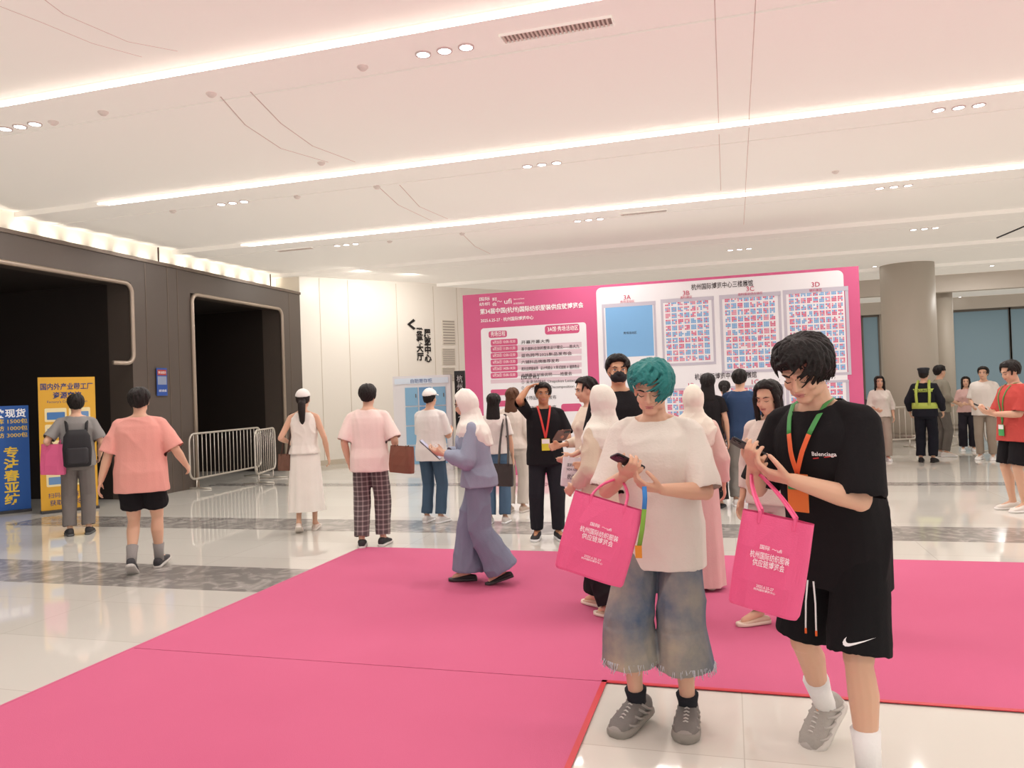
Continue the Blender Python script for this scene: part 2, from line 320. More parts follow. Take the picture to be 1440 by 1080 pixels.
for i,(x0,y0,x1,y1) in enumerate([(621,450,640,485),(621,490,640,513),(621,517,640,536)]):
    a=aw(x0,y0); b=aw(x1,y1); t=empty('wall_grille',a); tag(t,['upper tall louvred grille on cream wall','middle louvred grille on cream wall','lower louvred grille on cream wall'][i],'grille','wall grilles')
    w=(b-a).dot(dA); h=a.z-b.z; mb=MB(); mb.box(dA*w/2-Z*h/2+nA*.01,(w/2,.012,h/2),(dA,nA,Z)); build('frame',mb,mat('#e4ddd0'),t)
    mb=MB(); K=9
    for k in range(K): mb.box(dA*w/2-Z*(h*(k+.5)/K)+nA*.026,(w/2*.9,.004,h/K*.18),(dA,nA,Z))
    build('slat',mb,mat('#aaa198'),t)
# back wall
YB=33.2
mb=MB(); mb.bx((1.5,YB,0),(28,YB+.2,5)); st(build('wall_back',mb,mat('#c9bfb2',.6)))
mb=MB(); mb.bx((1.5,YB-.4,4.2),(28,YB,4.7)); mb.bx((3.5,25.2,4.15),(28,25.5,4.7)); st(build('trim_18',mb,mat('#d2c8bd',.6)))
for i,(a,b) in enumerate([(1340,1420),(1420.5,1500),(1500.5,1560),(1213,1236)]):
    xa=yp(a,480,YB-.1).x; xb=yp(b,480,YB-.1).x; mb=MB(); mb.bx((xa,YB-.14,.6),(xb,YB-.02,4.15)); w_=st(build('window_%d'%(i+1),mb,mat('#71868f',.15,emit=.3)))
    mb=MB(); 
    for x in (xa,xb): mb.bx((x-.03,YB-.2,.6),(x+.03,YB-.1,4.2))
    mb.bx((xa,YB-.2,4.12),(xb,YB-.1,4.22)); mb.bx((xa,YB-.2,.52),(xb,YB-.1,.62)); build('window_frame',mb,mat('#7a736c'),w_)
for i,(px,rad,yy) in enumerate([(1281,.66,22.5),(1330,.26,25.9)]):
    p=yp(px,520,yy); t=empty('column',(p.x,p.y,0)); tag(t,['wide round cream column behind the security guard','slim column beside the blue windows'][i],'column','columns')
    mb=MB(); X=V((1,0,0)); Y=V((0,1,0)); mb.loft([ring((0,0,z),X,Y,rad,rad,40) for z in (0,4.7)]); build('shaft',mb,mat('#c2b8ab',.5),t,True)
    mb=MB(); mb.loft([ring((0,0,z),X,Y,rad+q,rad+q,40) for z,q in ((0,.04),(.15,.04),(.17,.0))]); build('base_ring',mb,mat('#8d8379',.3,metal=.5),t,True)
# hanging display right edge
p=dp(1446,308,12); t=empty('hanging_display',p); tag(t,'dark screen hanging from the ceiling at the right edge','screen')
mb=MB(); mb.box((.12,0,0),(.12,.04,.24),(V((.8,.6,0)),V((-.6,.8,0)),Z)); build('screen',mb,mat('#17181a',.3),t); mb=MB(); tube(mb,[(.1,0,.15),(.1,0,CZ-p.z+.02)],.02); tube(mb,[(.1,0,-.05),(-.45,0,-.26)],.012); build('pole',mb,mat('#333333'),t,True)
# ---------------- backdrop ----------------
g=gp(660,668); YS=g.y; xl=g.x; xr_=yp(1210,450,YS).x; HS=yp(660,415,YS).z
sp=lambda px,py,o=.035: V((yp(px,py,YS-o).x,YS-o,yp(px,py,YS-o).z))
bd=empty('backdrop',((xl+xr_)/2,YS,0)); tag(bd,'huge pink exhibition backdrop with schedule and hall floor maps','backdrop')
O=V(bd.location); X1=V((1,0,0))
def rect(mb,x0,y0,x1,y1,off,mi=0,frac=0):
    a=sp(x0,y0,off)-O; b=sp(x1,y1,off)-O; mb.quad((a.x,a.y,a.z),(b.x,a.y,a.z),(b.x,a.y,b.z),(a.x,a.y,b.z),mi)
mb=MB(); mb.bx((xl-O.x,0,0),(xr_-O.x,.12,HS)); mb.bx((xl-O.x,-.03,0),(xr_-O.x,0,HS)); build('board',mb,mat('#d25d8a',.6),bd)
mb=MB()
def rrect(mb,x0,z0,x1,z1,y,r,mi=0):
    pts=[]
    for cx,cz,a in ((x1-r,z1-r,0),(x0+r,z1-r,90),(x0+r,z0+r,180),(x1-r,z0+r,270)):
        for k in range(6): pts.append((cx+r*cos(R(a+k*18)),y,cz+r*sin(R(a+k*18))))
    mb.add(pts,[tuple(range(len(pts)))],mi)
def rpx(mb,x0,y0,x1,y1,off,r,mi=0):
    a=sp(x0,y0,off)-O; b=sp(x1,y1,off)-O; rrect(mb,a.x,b.z,b.x,a.z,-off,r,mi)
rpx(mb,676,462,831,640,.034,.06); rpx(mb,838,405,1197,655,.034,.1); build('white_panel',mb,mat('#ece9ed',.5),bd)
mb=MB()
T=lambda s,px,py,w=None,h=None,al='L',mi=0,b=.0: text(mb,s,sp(px,py,.04)-O,X1,Z,width=w,height=h,align=al,mi=mi,bold=b)
T('国际',674,421,.22,.07,b=.04); T('纺织',674,428,.22,.07,b=.04); T('博览',692,421,.1,.07,b=.03); T('会',692,428,.1,.07,b=.03); T('ufi',709,424,.15,.1,b=.03); T('～',699,424,.1,.03,b=.03); T('Approved Event',722,421,.22,.035); T('国际展览联盟认证',722,427,.22,.035)
T('第34届中国(杭州)国际纺织服装供应链博览会',675,439,2.08,.13,b=.09); T('2025.6.25-27 · 杭州国际博览中心',676,451,1.08,.08,b=.06)
build('white_lettering',mb,mat('#ffffff',.6),bd)
mb=MB()
rpx(mb,687,466,713,474,.036,.04,1); rpx(mb,766,458,815,468,.036,.05,1)
rows=['开幕开幕大秀','基于面料企划的整体设计理论——陈大九','蓝色跨界2025新品发布会','六辅料品牌推荐发布','潮牙品牌服装秀   设计师商业 X 新式娃娃 X 潮牌商业','品牌商品对接说明——拾星云']
for k in range(6):
    y=478+k*9.3; rpx(mb,690,y,728,y+6.5,.036,.03,1)
for k in range(4): rpx(mb,690,548+k*16,728,555+k*16,.036,.03,1)
rpx(mb,789,568,818,578,.036,.05,1)
for k in range(6): rect(mb,690,486+k*9.3+1.5,818,486+k*9.3+1.9,.035,2)
tb=mb; mb=MB()
T('秀场日程',690,470,.3,.1,mi=1,b=.02); T('3A馆·秀场活动区',770,463,.6,.1,mi=1,b=.03)
for k,s in enumerate(rows):
    y=481.5+k*9.3; T('6月2%d日 1%d:00-1%d:30'%(5+k//3,k,k),693,y,.46,.065,mi=1); T(s,733,y,min(1.15,.062*len(s)+.2),.07,b=.02)
T('【拟宣布】',733,531,.35,.08); T('① 未来地球村  Unspoken Letters',733,538,1.1,.08); T('② 重力乐队乐创  Decomposition',733,546,1.05,.08)
for k in range(5): T(['设计师品牌新品发布','面料流行趋势讲座','潮流选品对接会','校企合作交流会','供应链论坛闭幕'][k],733,560+k*14,.7,.08)
build('schedule_bars',tb,[mat('#f4eef2'),mat('#cf5580',.6),mat('#dcc4ce')],bd); build('schedule_lettering',mb,[mat('#35282d',.6),mat('#ffffff',.6)],bd)
mb=MB()
T('杭州国际博览中心三楼展馆',972,404,1.08,.12,mi=0,b=.04); T('杭州国际博览中心一楼展馆',977,530,1.08,.12,b=.04)
for s,x,y in (('3A',882,418),('3B',965,412),('3C',1055,406),('3D',1147,400),('1B',972,542),('1C',1062,537),('1D',1150,533)): T(s,x,y,h=.085,al='C',mi=1,b=.02)
for s,x,y in (('秀场活动区',882,424),('面料展区',965,418),('面料服装供应链区',1055,413),('辅料展区',1147,408)): T(s,x,y,h=.05,al='C',mi=1)
T('秀场活动区',886,468,.25,.05,al='C')
build('map_lettering',mb,[mat('#33272c',.6),mat('#c43c62',.6)],bd)
mb=MB(); rect(mb,851,431,920,500,.036,0)
def booths(x0,y0,x1,y1,nc,nr):
    a=sp(x0,y0,.0365)-O; b=sp(x1,y1,.0365)-O; W=(b.x-a.x)/nc; H=(a.z-b.z)/nr
    for i in range(nc):
        for j in range(nr):
            base=rnd.choice([0,0,1,1,2])
            for k in range(3):
                for l in range(3):
                    if rnd.random()<.08: continue
                    X=a.x+i*W+k*W*.27; Zt=a.z-j*H-l*H*.26; c=base if rnd.random()<.5 else rnd.choice([0,0,1,2])
                    mb.quad((X,a.y,Zt),(X+W*.24,a.y,Zt),(X+W*.24,a.y,Zt-H*.225),(X,a.y,Zt-H*.225),c)
booths(935,424,1001,508,7,10); booths(1019,418,1095,518,8,11); booths(1109,411,1191,522,9,12); booths(938,550,1000,646,7,10); booths(1028,546,1100,650,8,11); booths(1112,540,1191,645,8,11)
build('booth_map',mb,[mat('#7cb0df',.6),mat('#d9678a',.6),mat('#e093a9',.6)],bd)
mb=MB()
for (x0,y0,x1,y1) in ((849,428,922,515),(932,421,1004,512),(1015,415,1098,522),(1105,408,1193,527),(934,547,1004,650),(1024,543,1103,653),(1109,537,1194,650)):
    for q in ((x0,y0,x1,y0+.4),(x0,y1-.4,x1,y1),(x0,y0,x0+.35,y1),(x1-.35,y0,x1,y1)): rect(mb,*q,.0372,0)
build('map_outline',mb,mat('#c3bdca'),bd)
mb=MB()
for x in (xl+.4,(xl+xr_)/2,xr_-.4): 
    mb.bx((x-O.x-.03,.12,0),(x-O.x+.03,.8,.05)); tube(mb,[(x-O.x,.12,2.6),(x-O.x,.75,.05)],.025)
build('rear_brace',mb,mat('#888888',.4,metal=.6),bd)
# ---------------- standing banners ----------------
def board(name,label,px,py,wpx,ytop,face,colr,d=None):
    G=gp(px,py); dd=(G-C).dot(fwd); h=dp(px,ytop,dd).z; w=wpx*dd/F
    c=(C-G); c.z=0; c.normalize(); a=R(face); rt=V((-c.y,c.x,0)); f=c*cos(a)+rt*sin(a); rz=math.atan2(f.x,-f.y)
    t=empty(name,G,rz); tag(t,label,'banner'); mb=MB(); mb.bx((-w/2,-.012,.03),(w/2,.012,h)); build('panel',mb,mat(colr,.5),t)
    mb=MB(); mb.bx((-w/2,-.12,0),(w/2,.12,.04)); build('base',mb,mat('#3a3a3c',.4),t); mb=MB(); tube(mb,[(0,.04,.04),(0,.04,h-.02)],.012); build('support_pole',mb,mat('#999999',.3,metal=.8),t)
    return t,w,h
t,w,h=board('roll_up_banner','yellow roll-up banner with blue Chinese headline by the dark wall',99,718,70,530,8,'#e0aa33')
mb=MB(); f=-.014; text(mb,'国内外产业带工厂',V((0,f,h*.93)),X1,Z,width=w*.92,height=.11,align='C',bold=.1); text(mb,'资源交流',V((0,f,h*.865)),X1,Z,width=w*.5,height=.11,align='C',bold=.1); text(mb,"Factory's Communication",V((0,f,h*.815)),X1,Z,width=w*.7,align='C'); build('headline',mb,mat('#183a7a'),t)
mb=MB()
for j in range(5):
    for i in range(2): 
        x=-w*.4+i*w*.42; z=h*.77-j*h*.12; rrect(mb,x,z-h*.1,x+w*.38,z,f,.02,0); rrect(mb,x+.03,z-h*.085,x+w*.35,z-h*.03,f-.002,.01,1+(i+j)%3)
build('picture_grid',mb,[mat('#f3e2b0'),mat('#4d7cb8'),mat('#6f95c4'),mat('#a8a488')],t)
mb=MB(); text(mb,'扫码进入展商群',V((0,f,h*.125)),X1,Z,width=w*.75,align='C'); text(mb,'获取品牌名录',V((0,f,h*.07)),X1,Z,width=w*.7,align='C',bold=.02); build('footer_text',mb,mat('#183a7a'),t)
t,w,h=board('display_board','bright blue display board with white and yellow Chinese lettering at left edge',5,722,66,571,5,'#2c66bb')
mb=MB()
text(mb,'快现货',V((.33,f,h*.93)),X1,Z,height=.14,width=.42,align='R',mi=0,bold=.1)
for k,s in enumerate(('条库 1500包','麻纺 1000包','麻纺 3000包')): text(mb,s,V((.35,f,h*.855-k*.11)),X1,Z,height=.08,width=.5,align='R',mi=1,bold=.05)
text(mb,'专\n注\n春\n亚\n纺',V((.12,f,h*.345)),X1,Z,height=.92,width=.21,align='C',mi=1,bold=.14)
text(mb,'面\n料\n直\n供',V((-.2,f,h*.35)),X1,Z,width=.12,align='C',mi=0); build('lettering',mb,[mat('#ffffff',emit=.2),mat('#f6d24a',emit=.1)],t)
p=xp(228,537,XW+.03); t=empty('wall_poster',p); tag(t,'narrow blue and red safety poster on dark wall between doorways','poster')
mb=MB(); mb.bx((-.01,-.13,-.25),(0,.13,.25)); mb.bx((0,-.11,-.05),(.003,.11,.1),1); mb.bx((0,-.11,.12),(.003,.11,.22),2); build('sheet',mb,[mat('#2c4f9c'),mat('#8a94ac'),mat('#a8433a')],t)
mb=MB(); text(mb,'安全提示',V((.006,0,.17)),V((0,1,0)),Z,width=.19,align='C'); text(mb,'请勿吸烟',V((.006,0,-.16)),V((0,1,0)),Z,width=.19,align='C'); build('lettering',mb,mat('#ffffff'),t)
# lockers
g=gp(597,662); t=empty('locker_cabinet',g,R(16)); tag(t,'white locker cabinet with pale blue door columns behind visitors','cabinet')
mb=MB(); mb.bx((-.62,0,0),(.62,.5,2.05)); build('body',mb,mat('#e6e4e6',.4),t)
for i in range(3):
    for j in range(4):
        x=-.36+i*.3; z=.15+j*.42; mb=MB(); mb.bx((x,-.02,z),(x+.27,0,z+.39)); dr=build('door',mb,mat('#86b6d6' if i%2==0 else '#6699c6',.4),t); mb=MB(); mb.bx((x+.22,-.035,z+.17),(x+.24,-.02,z+.25)); build('handle',mb,mat('#666666'),dr)
mb=MB(); mb.bx((-.58,-.02,1.88),(.58,0,2.0)); build('header',mb,mat('#dfeaf6'),t); mb=MB(); text(mb,'自助寄存柜',V((0,-.025,1.94)),X1,Z,height=.09,align='C'); build('lettering',mb,mat('#2c5f9c'),t)
g=gp(651,655); t=empty('totem_sign',g,R(10)); tag(t,'tall slim black totem sign beside the backdrop','sign')
mb=MB(); mb.bx((-.12,-.04,0),(.12,.04,2.15)); build('panel',mb,mat('#1c1b1d',.3),t); mb=MB(); text(mb,'杭\n州\n国\n际',V((0,-.045,1.7)),X1,Z,height=.7,width=.13,align='C'); text(mb,'>',V((0,-.045,1.15)),X1,Z,height=.12,align='C'); build('lettering',mb,mat('#e8e8e8'),t)
# barriers
def barrier(A,B,label,h=1.05,colr='#cfc8be',grp='crowd barriers'):
    t=empty('crowd_barrier',A,math.atan2(B.y-A.y,B.x-A.x)); tag(t,label,'barrier',grp); L=(B-A).length; r=.15; pts=[]
    for cx,cz,a in ((L-r,h-r,0),(r,h-r,90),(r,.2+r,180),(L-r,.2+r,270)):
        for k in range(6): pts.append(V((cx+r*cos(R(a+k*18)),0,cz+r*sin(R(a+k*18)))))
    m=mat(colr,.3,metal=.6); mb=MB(); tube(mb,pts,.02,8,closed=True); build('frame',mb,m,t,True)
    K=max(4,int(L/.13))
    for k in range(1,K): mb=MB(); x=L*k/K; tube(mb,[(x,0,.2),(x,0,h)],.009,6); build('bar',mb,m,t,True)
    for x in (.2,L-.2): mb=MB(); tube(mb,[(x,0,.2),(x,0,.03),(x,.3,.012)],.016,6); tube(mb,[(x,0,.03),(x,-.3,.012)],.016,6); build('foot',mb,m,t,True)
barrier(gp(268,690),gp(368,668),'steel crowd barrier standing before the second dark doorway')
barrier(gp(360,682),gp(388,671),'short end-on steel barrier next to the long one by the dark wall')
barrier(gp(1232,631),gp(1292,629),'silver barrier behind the woman in white, left of guard',.95)
barrier(gp(1335,626),gp(1385,628),'silver barrier right of the security guard',.95)
barrier(gp(1386,634),gp(1432,638),'silver barrier behind the man in red',.95)
# ---------------- people ----------------
def ik(a,t,l1,l2,pole):
    a=V(a); t=V(t); d=t-a; D=d.length
    if D>l1+l2-.003: D=l1+l2-.003; t=a+d.normalized()*D
    u=d.normalized(); ca=(l1*l1+D*D-l2*l2)/(2*l1*D); ca=max(-1,min(1,ca)); p=V(pole); p=(p-u*p.dot(u)).normalized()
    return a+u*l1*ca+p*l1*math.sqrt(1-ca*ca), t
def hand(mb,wr,fd,pn,right,curl=.5,k=1.0):
    fd=V(fd).normalized(); pn=V(pn); pn=(pn-fd*pn.dot(fd)).normalized(); th=fd.cross(pn)*(1 if right else -1)
    cl=curl if isinstance(curl,tuple) else (curl*.55,curl*.85,curl*.55)
    cm=sum(cl)/1.95
    LF=((.043,.026,.021),(.048,.03,.022),(.044,.028,.021),(.034,.02,.018)); LM=(.086,.088,.083,.074)
    for i in range(4):
        off=(.030-.0198*i); kn=wr+fd*LM[i]+th*off-pn*.002; capsule(mb,wr+fd*.008+th*off*.55,kn,.0145,.0115,8)
        p=kn; a=0
        for j,l in enumerate(LF[i]):
            a+=cl[j]*(1+.06*i); q=p+(fd*cos(a)+pn*sin(a)+th*(1.5-i)*.05)*l; capsule(mb,p,q,(.0095,.0088,.008)[j]*k,(.0088,.008,.007)[j]*k,8); p=q
    p=wr+fd*.02+th*.018; dirs=[(fd*.62+th*.72+pn*.3),(fd*.85+th*.3+pn*(.3+.3*cm)),(fd*.85+pn*(.3+.4*cm)-th*.1)]
    for j,l in enumerate((.042,.034,.026)): q=p+dirs[j].normalized()*l; capsule(mb,p,q,(.0145,.0115,.010)[j],(.0115,.010,.0085)[j],8); p=q
    return fd,pn,th
MR=[(.84,.13,.09,0),(.90,.165,.11,-.01),(.97,.165,.112,-.008),(1.06,.148,.10,0),(1.16,.15,.105,.003),(1.28,.168,.118,.008),(1.36,.163,.108,.0),(1.42,.115,.08,-.005),(1.47,.06,.058,-.008)]
FR=[(.84,.13,.095,0),(.90,.165,.115,-.012),(.97,.155,.108,-.005),(1.06,.128,.09,0),(1.16,.13,.092,0),(1.27,.145,.118,.012),(1.35,.138,.098,0),(1.42,.095,.07,-.005),(1.47,.05,.052,-.008)]
SK='#dcb095'
GRIP=(.15,1.25,.95)
def person(label,px,py,ytop,face,sex='m',bulk=1,lean=0,pitch=0,hyaw=0,legs=((.1,0,0,8),(-.1,0,0,8)),arms=(None,None),poles=(None,None),hands=(None,None),skin=SK,hair='short',hc='#1a1412',top=None,bot=None,shoe=('#e9e6e2','#ffffff'),vox=.013,fv=False,sock=None,seed=0,fringe=32,eyes='open',mask=None,locks=None,twist=0,group=None,sway=0,chunky=1.0,capc='#f1eeea',lkl=(.03,.09)):
    G=gp(px,py); G.z=floor_z(G); d=(G-C).dot(fwd); h=dp(px,ytop,d).z; s=h/1.72
    if locks is None: locks=60 if hair=='short' else 44
    c=C-G; c.z=0; c.normalize(); rt=V((-c.y,c.x,0)); a=R(face); f=c*cos(a)+rt*sin(a); rz=math.atan2(-f.x,f.y)
    root=empty('person',G,rz); tag(root,label,'person',group)
    RM=Matrix.Rotation(rz,3,'Z'); W=lambda p: G+RM@(V(p)*s)
    sh=.168 if sex=='m' else .148; rings=MR if sex=='m' else FR
    ank=[]; fts=[]
    for i,(x,y,p,to) in enumerate(legs):
        p=R(p); z=.085*cos(p)+(.135*sin(p) if p>0 else .06*sin(-p)); ank.append(V((x,y,z)))
        yw=R(-to if i==0 else to); fd=V((-sin(yw),cos(yw),0)); fts.append((fd*cos(p)-Z*sin(p),fd*sin(p)+Z*cos(p)))
    hip=[V((.088,0,.90)),V((-.088,0,.90))]; drop=0
    while max((hip[i]-Z*drop+V((sway,0,0))-ank[i]).length for i in (0,1))>.826 and drop<.3: drop+=.004
    pel=V((sway,0,.93-drop)); hip=[q-Z*drop+V((sway,0,0)) for q in hip]
    kn=[ik(hip[i],ank[i],.42,.41,fts[i][0]*1+V((0,.3,0)))[0] for i in (0,1)]
    Rt=Matrix.Rotation(R(twist),3,'Z')@Matrix.Rotation(-R(lean),3,'X')
    def T(x,y,z):
        v=V((x,y,z-.93)); 
        if z<.93: return pel+v
        k=min(1,(z-.93)/.2); Rk=Matrix.Rotation(R(twist)*k,3,'Z')@Matrix.Rotation(-R(lean)*(.5+.5*k),3,'X'); return pel+Rk@v
    S=[T(sh,0,1.385),T(-sh,0,1.385)]; el=[];wr=[];hf=[]
    for i in (0,1):
        sg=1 if i==0 else -1; t=arms[i]; t=V(t) if t else V((sg*.225,.05,.87)); po=poles[i] or (sg*.45,-.7,-.6)
        e,w=ik(S[i],t-Z*drop,.285,.25,po); el.append(e); wr.append(w)
    bd=MB(); n=16
    bd.loft([ring(T(0,q[3],q[0]),Rt@X1 if q[0]>1 else X1,(Rt@V((0,1,0))) if q[0]>1 else V((0,1,0)),q[1]*bulk*.97,q[2]*bulk*.97,n,2.3) for q in rings])
    nb=T(0,-.008,1.455); capsule(bd,nb,T(0,.012,1.53),.056 if sex=='m' else .046,.054 if sex=='m' else .045)
    for i in (0,1):
        sg=1 if i==0 else -1; k=(1 if sex=='m' else .86)*(bulk+1)/2
        capsule(bd,T(sg*.04,-.01,1.445),S[i],.035*k,.048*k); capsule(bd,S[i],el[i],.050*k,.040*k); mid=el[i].lerp(wr[i],.3); capsule(bd,el[i],mid,.038*k,.041*k); capsule(bd,mid,wr[i],.041*k,.026*k)
        fa=(wr[i]-el[i]).normalized(); H=hands[i] or (fa+V((0,.1,0)),V((-sg,.15,0)),.55); hf.append(hand(bd,wr[i],H[0],H[1],i==0,H[2],1.0 if vox<.007 else 1.15))
        capsule(bd,hip[i],hip[i].lerp(kn[i],.4),.082*bulk*.97,.078*k); capsule(bd,hip[i].lerp(kn[i],.4),kn[i],.078*k,.053*k)
        cf=kn[i].lerp(ank[i],.30)-fts[i][0]*.016; capsule(bd,kn[i],cf,.049*k,.055*k); capsule(bd,cf,kn[i].lerp(ank[i],.7),.055*k,.039*k); capsule(bd,kn[i].lerp(ank[i],.7),ank[i],.039*k,.033*k); capsule(bd,ank[i],ank[i]+fts[i][0]*.13-fts[i][1]*.05,.036,.026)
    HM=Matrix.Rotation(R(twist*.7+hyaw),3,'Z')@Matrix.Rotation(-R(lean+pitch),3,'X'); hcn=nb+(Matrix.Rotation(R(twist*.7),3,'Z')@Matrix.Rotation(-R(lean+pitch*.55),3,'X'))@V((0,.022,.15))
    hp=lambda x,y,z: hcn+HM@V((x,y,z)); fe=sex=='f'
    ell(bd,hp(0,-.012,.03),(.075,.094,.085),HM); ell(bd,hp(0,.014,-.03),(.061,.074,.083),HM)
    ell(bd,hp(0,.058,-.092),(.026 if fe else .031,.024,.020),HM)
    for sg in (-1,1):
        ell(bd,hp(sg*.034,.02,-.068),(.027,.045,.030),HM); ell(bd,hp(sg*.036,.058,-.028),(.025,.024,.026),HM)
        ell(bd,hp(sg*.076,-.006,-.012),(.009,.018,.031),HM); capsule(bd,hp(sg*.010,.086,.026),hp(sg*.045,.070,.022),.010,.010,8)
        ell(bd,hp(sg*.012,.090,-.034),(.009,.010,.008),HM,8)
    capsule(bd,hp(0,.084,.012),hp(0,.103,-.028),.0075,.0115,8); ell(bd,hp(0,.080,-.058),(.024,.013,.013),HM)
    me=remesh(bd,vox,2,scale=s); body=link('body',me,mat(skin,.5,sss=.12,spec=.35),root)
    def add(name,mb,m,par=root,smooth=True): return build(name,mb,m,par,smooth,s)
    if fv:
        for sg in (-1,1):
            mb=MB()
            if eyes=='down': 
                tube(mb,[hp(sg*.018,.087,-.002),hp(sg*.032,.088,-.006),hp(sg*.047,.078,-.001)],[.0014,.0022,.0014],6); add('eyelash',mb,mat('#1a1210'))
            else:
                ell(mb,hp(sg*.031,.0775,.002),(.0135,.009,.0065),HM,12); e=add('eye',mb,mat('#f2ece8',.3)); mb=MB(); ell(mb,hp(sg*.031,.084,.002),(.0058,.004,.0056),HM,10); add('iris',mb,mat('#1c1210',.2),e)
                mb=MB(); tube(mb,[hp(sg*.017,.085,.004),hp(sg*.031,.0885,.0105),hp(sg*.046,.078,.006)],[.0012,.0022,.0014],6); add('eyelash',mb,mat('#1a1210'))
            mb=MB(); tube(mb,[hp(sg*.014,.094,.021),hp(sg*.033,.091,.027),hp(sg*.052,.073,.021)],[.003,.0038,.0015],8); add('eyebrow',mb,mat('#231a17'))
        if not mask: 
            mb=MB(); ell(mb,hp(0,.089,-.0555),(.021,.006,.0042),HM); ell(mb,hp(0,.089,-.063),(.019,.0068,.0052),HM); tube(mb,[hp(-.022,.084,-.0572),hp(0,.0955,-.0594),hp(.022,.084,-.0572)],.0010,6,mi=1); add('lips',mb,[mat('#c08078',.45),mat('#7a3f3a')])
    if mask:
        mb=MB(); ell(mb,hp(0,.035,-.05),(.066,.072,.055),HM); ell(mb,hp(0,.075,-.03),(.03,.038,.03),HM); 
        for sg in(-1,1): tube(mb,[hp(sg*.06,.05,-.03),hp(sg*.078,0,-.005)],.002,6)
        add('face_mask',mb,mat(mask,.8))
    def rad_(dx,dy,dz,rad): 
        rz_=rad[2]
        if dz<0 and dy<.2 and rad[2]<.1: rz_=rad[2]+.045*min(1,(.2-dy)/.5)
        return 1/math.sqrt((dx/rad[0])**2+(dy/rad[1])**2+(dz/rz_)**2)
    def cap(mb,t,fr,temple=4,side=-28,nape=-56,amp=.004,c0=(0,-.012,.03),rad=(.079,.099,.089),hij=False):
        rs=[]
        for j in range(27):
            e=-88+j*176/26; rg=[]
            for i in range(44):
                az=2*PI*i/44; dx=cos(R(e))*sin(az); dy=cos(R(e))*cos(az); dz=sin(R(e)); A_=abs((math.degrees(az)+180)%360-180)
                rr=rad_(dx,dy,dz,rad)
                if hij:
                    ex=math.hypot(dx*rr/.062,(dz*rr+.008)/.088); fct=(ex-1)*4+.5 if dy>0 else 1
                else: fct=(e-np.interp(A_,[0,45,70,92,112,180],[fr,fr-5,temple,side,nape+8,nape]))/9+.5
                fct=max(0,min(1,fct)); fct=fct*fct*(3-2*fct)
                nz=sin(az*9+3*sin(az*4+seed)+e*.02)*.5+sin(az*17+seed+e*.05)*.5
                r=rr*((.62 if hij else .84)*(1-fct)+(1+t)*fct)+fct*amp*nz
                rg.append(hp(c0[0]+dx*r,c0[1]+dy*r,c0[2]+dz*r))
            rs.append(rg)
        mb.loft(rs)
    hm=mat(hc,.6,bump=.5,bs=90,spec=.3)
    if hair in('short','long','tied','pony'):
        mb=MB(); big=vox<.007; cap(mb,.07 if big else (.08 if hair=='short' else .06),fringe)
        if locks:
            q=random.Random(seed)
            for k in range(locks):
                fr_=k<locks*.5; az=R(q.uniform(-85,85)) if fr_ else R(q.uniform(60,300)); e0=q.uniform(35,85); el_=((fringe-14+q.uniform(-10,12)) if big else fringe+q.uniform(-9,3)) if abs(az)<R(50) else ((-10 if hair=='short' else -30)+q.uniform(-8,8) if abs(az)<R(100) else -44+q.uniform(-12,14)); P_=[]; sw=q.uniform(-.9,.9)+(.3 if big else 0); lift=q.uniform(*lkl); flick=q.uniform(0,.22) if big else 0
                for m_ in range(7):
                    u=m_/6; e=e0+(el_-e0)*u; a2=az+sw*u*u; dx,dy,dz=cos(R(e))*sin(a2),cos(R(e))*cos(a2),sin(R(e)); r_=rad_(dx,dy,dz,(.079,.099,.089))*(1.07+lift*sin(PI*min(1,u*1.1)*.9)+flick*u**3); P_.append(hp(dx*r_,-.012+dy*r_,.03+dz*r_))
                tube(mb,P_,[.005,.0075,.008,.007,.0055,.0035,.001] if big else [.010,.012,.0125,.012,.010,.006,.0015],7)
        if hair=='long':
            q=[(.02,.078,.05,-.05),(-.05,.085,.05,-.055),(-.12,.09,.045,-.07),(-.2,.095,.04,-.085),(-.28,.085,.03,-.09),(-.34,.05,.015,-.09)]
            mb.loft([ring(hcn+V((0,q_[3],q_[0])),X1,V((0,1,0)),q_[1],q_[2],18) for q_ in q])
            if fv:
                for sg in (-1,1): tube(mb,[hp(sg*.06,.03,.07),hp(sg*.083,.03,.0),hp(sg*.08,.035,-.07),hp(sg*.085,.03,-.15),hp(sg*.09,.02,-.24)],[.018,.022,.022,.02,.006],8)
        if hair=='tied': ell(mb,hp(0,-.125,.0),(.038,.034,.04),HM); tube(mb,[hp(0,-.13,-.01),hp(0,-.15,-.08),hp(0,-.14,-.16),hp(0,-.13,-.26)],[.032,.036,.03,.006],10)
        me=remesh(mb,.003 if big else .006,0 if big else 1,amp=.0015,freq=60,seed=seed+3,scale=s); link('hair',me,hm,root)
    if hair in ('cap','capback'):
        mb=MB(); cap(mb,.06,20); 
        if sex=='f': tube(mb,[hp(0,-.09,-.01),hp(0,-.14,-.06),hp(0,-.145,-.16),hp(0,-.13,-.26),hp(0,-.12,-.32)],[.045,.046,.042,.03,.006],10)
        add('hair',mb,hm)
        mb=MB(); cap(mb,.15,12,temple=6,side=4,nape=-6,amp=0); ht=mat(capc,.8); add_=add('cap',mb,ht)
        mb=MB(); rs=[]
        for k in range(7): u=-1+k/3; rs.append([hp(u*.078,.078+.078*math.sqrt(max(0,1-u*u)),.045-.015*u*u+e) for e in (.003,-.003)]+[hp(u*.078,.05,.055-.015*u*u+e) for e in(-.003,.003)])
        mb.loft(rs); add('brim',mb,ht,add_)
